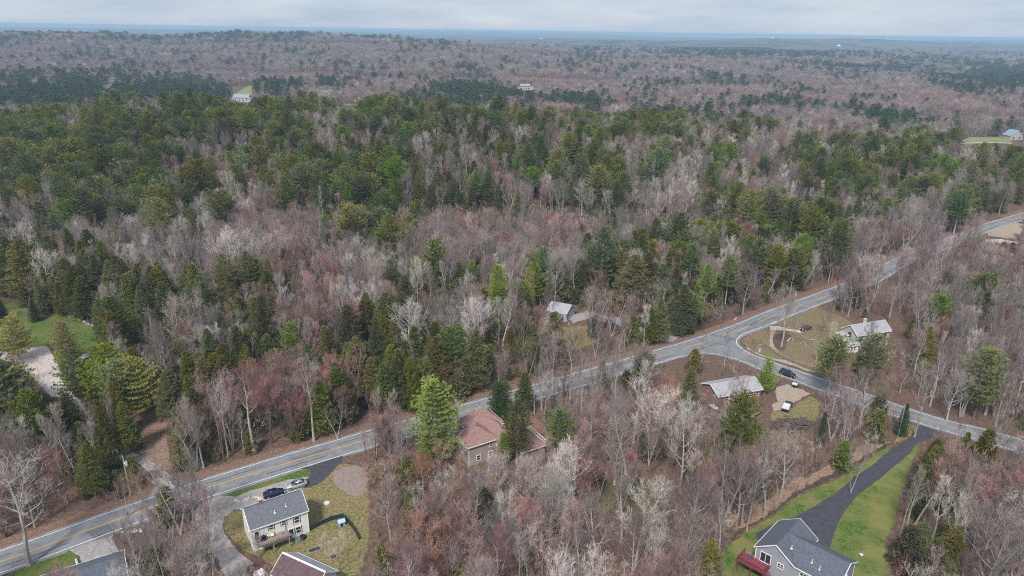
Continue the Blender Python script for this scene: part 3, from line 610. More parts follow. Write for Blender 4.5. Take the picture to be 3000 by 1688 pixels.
# grey house behind the corner plot
h6 = thing('pale_grey_house', 'pale grey two-storey house behind the corner plot, two pines in front of it', 'house', (104.6, 193.8, 0), math.atan2(4.4, 11.9))
walls(h6, 0, 0, 12.9, 6.0, 5.0, 7.2, 'x', M_siding_lg); gable(h6, 0, 0, 12.9, 6.0, 5.0, 7.2, 'x', M_roofg, .3)
for p in (1.0, 10.6): window(h6, 'f', 13, 6, p, 3.2, .8, 1.3, M_black)
window(h6, 'f', 13, 6, 7.3, 3.9, .7, .5, M_black); window(h6, 'l', 13, 6, 2.6, 3.6, .8, 1.2, M_black)
walls(h6, -3.6, -1.2, 3.59, 4.2, 2.6, 2.6, 'x', M_siding); hip(h6, -3.6, -1.2, 3.55, 4.2, 2.6, 3.9, M_roofg, .3)
walls(h6, -2.4, 3.2, 2.39, 2.6, 3.9, 3.9, 'x', M_siding_lg); hip(h6, -2.4, 3.2, 2.3, 2.6, 3.9, 4.9, M_roofg, .2)
for p in (.5, 1.6): window(h6, 'f', 3, 3, p-3.6, .9, .7, 1.2, M_white, off=1.2)
ch = MB(); ch.box(5.6, 3.4, 6.6, 6.2, 4.0, 8.1); ch.box(5.5, 3.3, 8.1, 6.3, 4.1, 8.3); ch.obj('chimney', M_conc, h6)
excl_box(h6, -4, -2, 13.5, 7)

# ranch house by the side road
h7 = thing('ranch_house', 'low ranch house with a pale grey roof beside the tan gravel yard', 'house', (53.5, 159.2, 0), math.atan2(4.4, 12.4))
walls(h7, 0, 0, 13.0, 7.2, 2.7, 4.3, 'x', M_brick); gable(h7, 0, 0, 13.0, 7.2, 2.7, 4.3, 'x', M_roofg, .4)
for p in (7.4, 9.6, 11.4): window(h7, 'f', 13, 7.2, p, .9, 1.0, 1.2)
for p in (2, 5): window(h7, 'f', 13, 7.2, p, .9, 1.2, 1.2)
ch = MB(); ch.box(8.2, 3.9, 3.9, 8.7, 4.4, 5.1); ch.obj('chimney', M_brick, h7)
excl_box(h7, -1, -1, 14, 8)

# small grey house in the trees
h8 = thing('small_grey_house', 'small grey house with white double doors among bare trees beyond the road', 'house', (12.0, 215.8, 0), math.atan2(-.46, .89))
walls(h8, 0, 0, 6.6, 7.4, 3.0, 4.8, 'x', M_siding_lg); gable(h8, 0, 0, 6.6, 7.4, 3.0, 4.8, 'x', M_roofg, .3)
walls(h8, 1.2, -6.1, 4.2, 6.09, 2.2, 3.2, 'y', M_siding_lg); gable(h8, 1.2, -6.1, 4.2, 5.6, 2.2, 3.2, 'y', M_roof, .3)
for p in (.8, 4.2): window(h8, 'r', 6.6, 7.4, p, .2, 2.4, 2.1, M_white, 'garage_door', 3)
for p in (.5, 5.4): window(h8, 'f', 6.6, 7.4, p, 1.4, .6, .9)
excl_box(h8, -1, -7, 7.5, 8)

# deck and roof corner at the left edge
h9p = at(-30, 1040)
h9 = thing('edge_house', 'dark-roofed house with a grey deck cut off by the left edge', 'house', (h9p.x-9, h9p.y-2, 0), .25)
walls(h9, 0, 0, 9, 7, 2.8, 4.6, 'x', M_siding_g); gable(h9, 0, 0, 9, 7, 2.8, 4.6, 'x', M_roof, .35)
dk = MB(); dk.box(5, -4.5, .6, 12.5, -.01, .75)
for x in (5.1, 7.5, 10, 12.4):
    for y in (-4.4,-.2): dk.box(x-.06, y-.06, 0, x+.06, y+.06, .6)
dk.obj('deck', M_gravel, h9); rl = MB()
for i in range(8): rl.box(5.0+i*1.07, -4.55, .75, 5.08+i*1.07, -4.47, 1.6)
rl.box(5, -4.56, 1.6, 12.55, -4.44, 1.7); rl.obj('railing', M_white, h9); window(h9, 'f', 9, 7, 6, .9, 1.2, 1.2)
excl_box(h9, -1, -5, 13, 8)

# far houses
def far_house(name, label, px, py, L, Wd, zw, zr, rz, wm, rm, axis='x', wins=3, extra=None):
    p = at(px, py); o = thing(name, label, 'house', p, rz)
    walls(o, -L/2, 0, L, Wd, zw, zr, axis, wm).data.transform(Matrix.Translation((0,0,0)))
    gable(o, -L/2, 0, L, Wd, zw, zr, axis, rm, .5)
    for i in range(wins):
        x = -L/2 + L*(i+.5)/wins - .7
        for z in ((1.2, 4.2) if zw > 4.5 else (1.2,)):
            m = MB(); m.box(x, -.12, z, x+1.4, -.003, z+1.6); f_ = m.obj('window', M_glass, o)
    if extra:
        for e in extra:
            walls(o, *e[:6], e[6], wm); gable(o, *e[:6], e[6], rm, .4)
    excl_box(o, -L/2-1, -5, L/2+1, Wd+1, 0); return o
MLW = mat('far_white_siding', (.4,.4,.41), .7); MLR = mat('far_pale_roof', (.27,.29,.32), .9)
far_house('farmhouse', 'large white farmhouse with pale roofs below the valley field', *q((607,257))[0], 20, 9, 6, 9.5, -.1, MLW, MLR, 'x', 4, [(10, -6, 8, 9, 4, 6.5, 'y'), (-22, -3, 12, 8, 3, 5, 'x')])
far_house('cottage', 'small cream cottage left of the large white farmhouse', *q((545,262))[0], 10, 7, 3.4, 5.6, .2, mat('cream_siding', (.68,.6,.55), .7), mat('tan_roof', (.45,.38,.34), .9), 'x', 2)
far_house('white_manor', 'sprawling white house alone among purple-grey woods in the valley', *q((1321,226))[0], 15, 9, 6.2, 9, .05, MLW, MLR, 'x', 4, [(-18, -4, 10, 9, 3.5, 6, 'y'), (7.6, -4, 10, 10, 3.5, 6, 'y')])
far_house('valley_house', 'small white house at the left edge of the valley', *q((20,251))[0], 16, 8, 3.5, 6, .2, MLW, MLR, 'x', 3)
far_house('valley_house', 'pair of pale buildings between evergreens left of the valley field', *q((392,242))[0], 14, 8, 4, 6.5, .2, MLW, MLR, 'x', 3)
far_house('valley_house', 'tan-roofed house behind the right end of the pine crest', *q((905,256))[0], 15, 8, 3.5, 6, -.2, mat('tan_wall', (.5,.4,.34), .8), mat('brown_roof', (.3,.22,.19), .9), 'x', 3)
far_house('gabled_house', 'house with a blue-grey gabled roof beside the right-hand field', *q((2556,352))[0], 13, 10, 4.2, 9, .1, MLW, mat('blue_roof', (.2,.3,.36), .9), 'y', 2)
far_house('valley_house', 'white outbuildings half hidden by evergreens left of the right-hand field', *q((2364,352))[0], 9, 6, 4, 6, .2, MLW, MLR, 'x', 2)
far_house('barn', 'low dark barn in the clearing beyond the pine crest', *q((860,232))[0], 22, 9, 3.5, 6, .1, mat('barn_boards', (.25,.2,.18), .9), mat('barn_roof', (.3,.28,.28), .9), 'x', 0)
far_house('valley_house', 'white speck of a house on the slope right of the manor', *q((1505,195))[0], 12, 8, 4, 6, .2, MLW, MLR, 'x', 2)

# ---------------------------------------------------------------- vehicles
def sedan(name, label, p, rz, body_m, suv=False, L=4.25, sunroof=False):
    o = thing(name, label, 'car', (p[0], p[1], p[2]), rz)      # nose towards +x
    hw = .86; sx = L/4.5
    prof = [(-2.25,.35,.62,.55),(-2.2,.3,.92,.72),(-1.7,.25,1.0,.82),(-1.2,.24,1.0,.86),(0,.24,.98,.86),(1.0,.24,.96,.86),(1.6,.26,.88,.82),(2.1,.3,.75,.70),(2.25,.38,.6,.52)]
    mb = MB(); ring = []; k = 8
    for x, z0, z1, w in prof:
        for y, z in ((-w*.9,z0),(-w,z0+.12),(-w,z1-.15),(-w*.88,z1),(w*.88,z1),(w,z1-.15),(w,z0+.12),(w*.9,z0)): ring.append((x*sx, y, z*(1.12 if suv else 1)))
    n = len(prof)
    mb.add(ring, [(i*k+j, i*k+(j+1)%k, (i+1)*k+(j+1)%k, (i+1)*k+j) for i in range(n-1) for j in range(k)] + [tuple(range(k-1,-1,-1)), tuple(range((n-1)*k, n*k))])
    zb, zt = (1.08, 1.62) if suv else (.97, 1.38)
    xs = (-2.1, -1.9, .55, 1.1) if suv else (-1.75, -1.15, .3, 1.05)
    mb.slab([(xs[1]*sx,-.6,zt+.03),(xs[2]*sx,-.6,zt+.03),(xs[2]*sx,.6,zt+.03),(xs[1]*sx,.6,zt+.03)], .05)
    for xa, xb, xc in ((xs[1], xs[1]+.1, xs[0]),):
        pass
    for s_ in (-1, 1):     # pillars
        for xt, xb2 in ((xs[1], xs[0]), (xs[2], xs[3]), ((xs[1]+xs[2])/2+.1, (xs[0]+xs[3])/2+.05)):
            mb.tube([(xb2*sx, s_*.765, zb-.02), (xt*sx, s_*.61, zt)], .035, 4)
    bo = mb.obj('body', body_m, o, True)
    for pl in bo.data.polygons: pl.use_smooth = len(pl.vertices) == 4 and pl.area > .02
    gl = MB(); a = [(xs[0]*sx,-.75,zb),(xs[3]*sx,-.75,zb),(xs[3]*sx,.75,zb),(xs[0]*sx,.75,zb)]; b = [(xs[1]*sx,-.59,zt-.03),(xs[2]*sx,-.59,zt-.03),(xs[2]*sx,.59,zt-.03),(xs[1]*sx,.59,zt-.03)]
    gl.add(a+b, [(4,5,6,7),(0,1,5,4),(1,2,6,5),(2,3,7,6),(3,0,4,7)]); gl.obj('windows', M_glass, o)
    if sunroof:
        g2 = MB(); g2.box(-.25, -.3, zt+.035, .2, .3, zt+.05); g2.obj('sunroof', M_glass, o)
    for x in (-1.35*sx, 1.4*sx):
        for s_ in (-1, 1):
            w = MB(); w.tube([(x, s_*.70, .33), (x, s_*.885, .33)], .33, 14); wo = w.obj('tyre', M_tyre, o)
            w = MB(); w.tube([(x, s_*.86, .33), (x, s_*.90, .33)], .2, 10); w.obj('rim', M_rim, wo)
    for s_ in (-1, 1):
        h_ = MB(); h_.box(2.05*sx, s_*.55-.16, .58, 2.235*sx, s_*.55+.16, .74); h_.obj('headlight', mat('headlight', (.8,.82,.85), .15, spec=.8), o)
        h_ = MB(); h_.box(-2.26*sx, s_*.55-.16, .68, -2.15*sx, s_*.55+.16, .86); h_.obj('tail_light', mat('tail_light', (.5,.02,.02), .2, spec=.8), o)
    return o
cg = 'cars parked beside the white house'
c1 = sedan('parked_car', 'dark blue sedan parked behind the white house', (-48.0, 119.5, .04), math.atan2(1.9, 3.7), paint('navy_paint', (.012,.016,.075))); c1['group'] = cg
c2 = sedan('parked_car', 'silver sedan with sunroof parked nose to nose with the blue one', (-44.3, 122.5, .05), math.atan2(1.9, 3.7)+math.pi, paint('silver_paint', (.5,.52,.55), .5), sunroof=True); c2['group'] = cg
c3 = sedan('moving_car', 'black sport utility car driving on the side road', (77.7, 176.3, .07), math.atan2(-2.9, 3.1), paint('black_paint', (.025,.02,.025), .2), suv=True, L=4.6)
c4 = sedan('parked_car', 'dark red car parked on the pale drive of the corner plot', (95.6, 209.2, .05), math.atan2(2.1, 3.9)+math.pi, paint('wine_paint', (.06,.02,.03), .2))
def pickup(name, label, p, rz, body_m, cap_m):
    o = thing(name, label, 'truck', p, rz)
    mb = MB(); mb.box(-2.5,-.9,.45,-.3,.9,.95); mb.box(-.3,-.9,.4,.9,.9,1.05)
    mb.add([(.9,-.9,.4),(2.4,-.85,.45),(2.4,.85,.45),(.9,.9,.4),(.9,-.9,1.08),(2.35,-.82,.98),(2.35,.82,.98),(.9,.9,1.08)], [(0,3,2,1),(4,5,6,7),(0,1,5,4),(1,2,6,5),(2,3,7,6),(3,0,4,7)])
    mb.box(-.25,-.72,1.62,.55,.72,1.68); mb.obj('body', body_m, o)
    g_ = MB(); g_.add([(-.3,-.8,1.06),(.95,-.8,1.06),(.95,.8,1.06),(-.3,.8,1.06),(-.24,-.7,1.63),(.5,-.7,1.63),(.5,.7,1.63),(-.24,.7,1.63)], [(4,5,6,7),(0,1,5,4),(1,2,6,5),(2,3,7,6),(3,0,4,7)]); g_.obj('windows', M_glass, o)
    c_ = MB(); c_.add([(-2.5,-.88,.96),(-.32,-.88,.96),(-.32,.88,.96),(-2.5,.88,.96),(-2.4,-.75,1.6),(-.36,-.75,1.6),(-.36,.75,1.6),(-2.4,.75,1.6)], [(4,5,6,7),(0,1,5,4),(1,2,6,5),(2,3,7,6),(3,0,4,7)]); c_.obj('bed_cover', cap_m, o)
    for x in (-1.6,1.6):
        for s_ in (-1,1):
            w = MB(); w.tube([(x,s_*.72,.38),(x,s_*.93,.38)], .38, 14); wo = w.obj('tyre', M_tyre, o)
            w = MB(); w.tube([(x,s_*.9,.38),(x,s_*.95,.38)], .2, 10); w.obj('rim', M_rim, wo)
    for s_ in (-1,1): h_ = MB(); h_.box(2.36, s_*.6-.15,.7,2.43,s_*.6+.15,.88); h_.obj('headlight', MATS['headlight'], o)
    return o
tp = at(*zK((1475,950))[0]); pickup('pickup_truck', 'black pickup with a pale blue-white bed cover parked on rough grass', (tp.x, tp.y, .04), 1.0, paint('truck_black', (.03,.03,.035), .2), mat('pale_cover', (.6,.64,.7), .5))
tp = at(*zH((710,1400))[0]); pickup('pickup_truck', 'white-capped maroon truck at the bottom edge left of the maroon shed', (tp.x, tp.y-1, .04), 2.4, paint('truck_maroon', (.10,.02,.03), .2), mat('white_cap', (.8,.8,.8), .5))
# boat under a tarpaulin on the left lawn
bp = at(*zML((620,1260))[0])
bo = thing('covered_boat', 'small boat under a crumpled silver tarpaulin on the left lawn', 'boat', (bp.x, bp.y, 0), 1.1)
mb = MB(); ks = []
for i in range(9):
    t = i/8; w = 1.0*math.sin(math.pi*min(1, .25+t*.72))**.6
    for j in range(7):
        s_ = j/6*2-1; ks.append(((t-.5)*4.4, s_*w, .45 + .95*(1-abs(s_)**1.5)*(.75+.35*noise.noise(Vector((i*.9, j*.8, 3)))) + .2*noise.noise(Vector((i*2.3, j*1.9, 0)))))
mb.add(ks, [(i*7+j, (i+1)*7+j, (i+1)*7+j+1, i*7+j+1) for i in range(8) for j in range(6)]); mb.obj('tarpaulin', M_tarp, bo)
mb = MB(); mb.slab([(-2.1,-.8,.6),(1.6,-.75,.6),(2.2,0,.6),(1.6,.75,.6),(-2.1,.8,.6)], .45); mb.obj('hull', M_white, bo)
mb = MB(); mb.tube([(1.2,0,.8),(1.3,0,2.6)], .05, 6); mb.obj('mast', M_white, bo)
for s_ in (-1,1): mb = MB(); mb.tube([(-.4,s_*.9,.28),(-.4,s_*1.05,.28)], .28, 12); mb.obj('trailer_wheel', M_tyre, bo)

# ---------------------------------------------------------------- small things in the yards
p = at(*zH((1580,510))[0]); mb = MB(); mb.tube([(0,0,0),(0,0,.22),(0,0,.3)], [.62,.62,.5], 20)
tag(place(mb.obj('well_cover', M_conc), p.x, p.y, 0), 'round white cover on the yard right of the white house', 'well cover')
def fence_panel(a, b, n):
    for i in range(n):
        p, r_ = a.lerp(b, i/n), a.lerp(b, (i+1)/n); yield p, r_
fr = thing('mesh_fence', 'low black fence bending round the pale blue playhouse', 'fence', (0,0,0)); mb = MB()
F = flat(zH((1360,870),(1480,800),(1640,730),(1790,690),(1880,790),(1950,890),(2000,985)))
for a, b in zip(F[:-1], F[1:]):
    d = (b-a).normalized(); n = Vector((-d.y, d.x, 0))*.03
    mb.add([a-n, b-n, b+n, a+n, a-n+Vector((0,0,1.0)), b-n+Vector((0,0,1.0)), b+n+Vector((0,0,1.0)), a+n+Vector((0,0,1.0))], [(0,3,2,1),(4,5,6,7),(0,1,5,4),(1,2,6,5),(2,3,7,6),(3,0,4,7)])
mb.obj('panel', M_fence, fr)
for a in F: mb = MB(); mb.tube([(a.x, a.y, 0), (a.x, a.y, 1.15)], .05, 6); mb.obj('post', M_black, fr)
p = at(*zH((1770,790))[0]); o = thing('playhouse', 'pale blue plastic playhouse inside the bend of the black fence', 'playhouse', (p.x, p.y, 0), .5)
mb = MB(); mb.box(-.6,-.5,0,.6,.5,1.0); mb.obj('wall', M_bluep, o)
mb = MB(); mb.slab([(-.7,-.6,1.0),(.7,-.6,1.0),(.7,0,1.4),(-.7,0,1.4)], .06); mb.slab([(-.7,.01,1.4),(.7,.01,1.4),(.7,.6,1.0),(-.7,.6,1.0)], .06); mb.obj('roof', mat('light_blue_roof', (.4,.52,.75), .5), o)
mb = MB(); mb.box(-.25,-.53,.02,.2,-.502,.7); mb.obj('door', M_black, o)
for k, (pts, lab) in enumerate(((((1320,1120),(1480,1065),(1520,1110),(1360,1165)), 'long timber-framed garden bed nearer the white house'), (((1605,1195),(1690,1160),(1720,1215),(1635,1250)), 'square timber-framed garden bed right of the long one'))):
    P = flat(zH(*pts)); o = thing('garden_bed', lab, 'garden bed', P[0]); o['group'] = 'raised garden beds'; L0 = P[0].copy(); mb = MB()
    for a, b in zip(P, P[1:]+P[:1]): mb.tube([a-L0+Vector((0,0,.15)), b-L0+Vector((0,0,.15))], .1, 4)
    mb.obj('frame', M_wood, o); mb = MB(); mb.slab([p_-L0+Vector((0,0,.15)) for p_ in P], .12); mb.obj('soil', M_dirt, o)
# split-rail fence along the side road
RF = smooth(flat(zJ((340,640),(400,690),(480,750),(580,810),(700,865),(800,900),(900,935),(985,955))), 3)
RF = resample(RF, 2.4, False); fo = thing('rail_fence', 'weathered split-rail fence curving along the side road', 'fence', (0,0,0))
for a in RF: mb = MB(); mb.box(a.x-.08, a.y-.08, 0, a.x+.08, a.y+.08, 1.05); mb.obj('post', M_wood, fo)
mb = MB()
for a, b in zip(RF[:-1], RF[1:]):
    for z in (.45, .85): mb.tube([(a.x,a.y,z),(b.x,b.y,z+.04)], .055, 5)
mb.obj('rail', M_wood, fo)
EXCL.append(np.array([(p_.x, p_.y) for p_ in offset(RF, 1.5)+offset(RF, -1.5)[::-1]]))
def rocks(name, label, pts, n, r0, r1, spread, m=M_rock, cat='stone wall', kind=None):
    mb = MB(); P = flat(pts); P = resample(P, max(.3, sum((b-a).length for a, b in zip(P[:-1], P[1:]))/n), False)
    for p in P:
        r_ = random.uniform(r0, r1); c = p + Vector((random.gauss(0,spread), random.gauss(0,spread), r_*.3)); vs = []
        for i in range(5):
            for j in range(7):
                th = math.pi*(i/4); ph = 2*math.pi*j/7; d = Vector((math.sin(th)*math.cos(ph), math.sin(th)*math.sin(ph), math.cos(th)*.6))
                vs.append(c + d*r_*(1+.35*noise.noise(d*1.7+c)))
        mb.add(vs, [(i*7+j, i*7+(j+1)%7, (i+1)*7+(j+1)%7, (i+1)*7+j) for i in range(4) for j in range(7)])
    return tag(mb.obj(name, m), label, cat, kind=kind)
rocks('stone_wall', 'rough fieldstone wall along the back edge of the left lawn', zML((450,905),(560,950),(680,1000),(800,1060)), 60, .25, .5, .25)
rocks('stone_pile', 'heap of pale stones beside the near side of the road', zBL((930,1120),(1000,1110),(1065,1100)), 22, .2, .4, .4, M_conc, 'stones')
rocks('stone_pile', 'scattered stones where the gravel drive meets the road', zH((400,490),(520,465),(640,440),(720,435)), 16, .12, .25, .3, M_conc, 'stones')
# fallen logs on the corner plot
def logs(name, label, segs, r_=.13, m=M_barkp, cat='logs'):
    mb = MB()
    for a, b in segs:
        A, B = flat([a, b]); mb.tube([A+Vector((0,0,r_)), A.lerp(B,.5)+Vector((.1,.1,r_+.1)), B+Vector((0,0,r_*.8))], [r_, r_*.9, r_*.6], 6)
    return tag(mb.obj(name, m), label, cat)
logs('fallen_branches', 'pale cut branches lying on the corner plot lawn', [zJ((800,545),(900,605)), zJ((905,610),(1010,610)), zJ((1010,630),(1080,675)), zJ((800,660),(850,620)), zJ((860,680),(910,690))], .12)
logs('fallen_log', 'pale bleached log beside the path of the corner plot', [zJ((650,625),(700,575))], .2, M_conc)
logs('fallen_log', 'pale log lying on the red verge beyond the road', [zm((2000,563),1000/2574,[(388,968),(410,948)])], .2, M_conc)
logs('fallen_log', 'birch log lying in the leaves near the ditch', [zBR((305,1040),(375,1030))], .12, M_conc)
mb = MB(); cpt = at(*zK((1560,1210))[0])
for i in range(300):
    t = random.uniform(-1,1); a = random.uniform(-.6,.6)+(0 if random.random()<.7 else 1.5); l_ = random.uniform(.8,2.6); x = t*5.4; hh = 1.15*(1-abs(t)**2)*random.random()**.7; y = random.gauss(0,1.2)
    c = Vector((x*.95, y + x*.18, .1+hh)); d = Vector((math.cos(a)*l_/2, math.sin(a)*l_/2, random.gauss(0,.2))); mb.tube([c-d, c+d], random.uniform(.05,.13), 4)
tag(place(mb.obj('brush_pile', M_cut), cpt.x, cpt.y, 0), 'long heap of cut logs and brush below the gravel yard', 'brush pile')
for lab, pts in (('larger white tarpaulin on the leaves near the ranch house', ((355,905),(420,900),(510,960),(500,978),(430,955))), ('smaller white tarpaulin left of the tall green pine', ((475,1075),(530,1045),(565,1070),(555,1098),(510,1095)))):
    P = flat(zK(*pts)); c = sum(P, Vector())/len(P); mb = MB(); n = len(P)
    vs = [p_-c+Vector((0,0,.12)) for p_ in P] + [(p_-c)*.5+Vector((0,0,.7+.3*noise.noise(p_))) for p_ in P]
    mb.add(vs, [(i,(i+1)%n,(i+1)%n+n,i+n) for i in range(n)]+[tuple(range(n,2*n))]); tag(place(mb.obj('tarpaulin', M_tarp), c.x, c.y, 0), lab, 'tarpaulin')
p = at(*zK((1590,650))[0]); o = thing('utility_trailer', 'small dark trailer with a pale load at the roadside by the gravel yard', 'trailer', (p.x, p.y, 0), -.6)
mb = MB(); mb.box(-.9,-.5,.4,.7,.5,.8); mb.tube([(.7,0,.45),(1.6,0,.4)], .05, 5); mb.obj('body', M_black, o)
mb = MB(); mb.slab([(-.8,-.45,1.15),(.5,-.45,1.05),(.5,.45,1.05),(-.8,.45,1.15)], .34); mb.obj('load', mat('pale_blue_load', (.6,.7,.75), .5), o)
for s_ in (-1,1): mb = MB(); mb.tube([(-.1,s_*.52,.3),(-.1,s_*.68,.3)], .3, 12); mb.obj('tyre', M_tyre, o)
P = flat(zBL((575,1330),(612,1440))); mb = MB(); mb.tube([P[0]+Vector((0,0,.25)), P[1]+Vector((0,0,.25))], .2, 6); tag(mb.obj('timber_rail', M_conc), 'white timber lying along the paved drive edge', 'timber')
for px_, lab in (((1045,720), 'bright blue lawn chair under bare trees behind the red-roofed house'), ):
    p = at(*zBM(px_)[0]); mb = MB(); mb.box(-.4,-.35,.35,.4,.35,.42); mb.slab([(-.4,.3,1.1),(.4,.3,1.1),(.4,.36,.4),(-.4,.36,.4)], .05)
    for x in (-.36,.36):
        for y in (-.3,.3): mb.box(x-.03,y-.03,0,x+.03,y+.03,.36)
    tag(place(mb.obj('lawn_chair', mat('bright_blue', (.05,.09,.6), .5)), p.x, p.y, 0, .4), lab, 'chair')

# utility poles and wires
POLES = []
def pole(label, base, top, arm=2.2, rz=0, transformer=False, lamp=False):
    b = at(*base); h_ = height_from(b, *top); o = thing('utility_pole', label, 'pole', b, rz, None)
    mb = MB(); mb.tube([(0,0,-.3),(0,0,h_)], [.17,.12], 8); mb.obj('post', M_wood, o)
    mb = MB(); mb.box(-arm/2,-.06,h_-.55,arm/2,.06,h_-.42)
    for x in (-arm/2+.1, 0, arm/2-.1): mb.tube([(x,0,h_-.42),(x,0,h_-.2)], .05, 6)
    mb.obj('crossarm', M_wood, o)
    if transformer: mb = MB(); mb.tube([(.0,-.38,h_-2.4),(.0,-.38,h_-1.4)], .24, 10); mb.obj('transformer', mat('transformer_grey', (.55,.57,.58), .5), o)
    if lamp: mb = MB(); mb.tube([(0,0,h_-1.0),(-.7,0,h_-.8),(-1.4,0,h_-.85)], .035, 6); mb.tube([(-1.3,0,h_-.87),(-1.9,0,h_-.85)], [.12,.08], 8); mb.obj('street_light', mat('lamp_grey', (.5,.52,.53), .5), o)
    POLES.append((b, h_, rz, arm)); return o
a0 = math.atan2(.6,.8)+math.pi/2
pA = pole('utility pole with transformer and street light on the far verge, bottom left', (383,1452), (357,1337), rz=a0, transformer=True, lamp=True)
pB = pole('utility pole in front of twin bare trees beyond the road', (1893,1008), (1896,925), rz=a0)
pC = pole('utility pole on the far verge right of the junction', (2325,893), (2331,850), rz=a0, transformer=True)
pD = pole('utility pole on the near side of the side road', (2213,1087), (2228,1008), rz=.8, transformer=True)
pE = pole('utility pole near the head of the black driveway', (2631,1277), (2645,1184), rz=.8)
def wire(i, j, label):
    (b1, h1_, r1_, a1_), (b2, h2_, r2_, a2_) = POLES[i], POLES[j]; mb = MB()
    for k in (-1, 0, 1):
        A = b1 + Vector((math.cos(r1_)*k*(a1_/2-.1), math.sin(r1_)*k*(a1_/2-.1), h1_-.2)); B = b2 + Vector((math.cos(r2_)*k*(a2_/2-.1), math.sin(r2_)*k*(a2_/2-.1), h2_-.2))
        sag = (B-A).length*.02; mb.tube([A.lerp(B, t/14) - Vector((0,0,sag*4*(t/14)*(1-t/14))) for t in range(15)], .03, 4)
    A = b1+Vector((0,0,h1_-2.6)); B = b2+Vector((0,0,h2_-2.6)); sag = (B-A).length*.022
    mb.tube([A.lerp(B, t/14) - Vector((0,0,sag*4*(t/14)*(1-t/14))) for t in range(15)], .045, 4)
    tag(mb.obj('power_line', mat('black_cable', (.05,.05,.05), .6)), label, 'cable')
POLES.append((Vector((-112, 92, 0)), 8.8, a0, 2.2))
wire(0, 5, 'overhead wires running off the left edge'); wire(0, 1, 'overhead wires along the far side of the main road'); wire(1, 2, 'overhead wires past the junction'); wire(1, 3, 'overhead wires crossing the junction to the side road'); wire(3, 4, 'overhead wires along the side road')
def far_pole(label, x, y0, y1, twin=False):
    b = at(*q((x, y1))[0]); h_ = max(8, height_from(b, *q((x, y0))[0])); o = thing('utility_pole', label, 'pole', b, .3)
    mb = MB()
    for dx in ((-2, 2) if twin else (0,)): mb.tube([(dx,0,0),(dx,0,h_)], [.22,.16], 6)
    mb.obj('post', M_wood, o); mb = MB(); mb.box(-4 if twin else -1.4, -.12, h_-1.4, 4 if twin else 1.4, .12, h_-1.1); mb.obj('crossarm', M_wood, o)
far_pole('pale pole at the left end of the right-hand field', 2474, 347, 376); far_pole('taller pole in front of the right-hand field', 2509, 340, 372)
far_pole('twin-post power pylon behind the right end of the pine crest', 917, 233, 252, True); far_pole('twin-post pylon in the valley, right of the crest', 1194, 247, 262, True); far_pole('twin-post pylon left of the cleared strip', 1354, 264, 282, True)


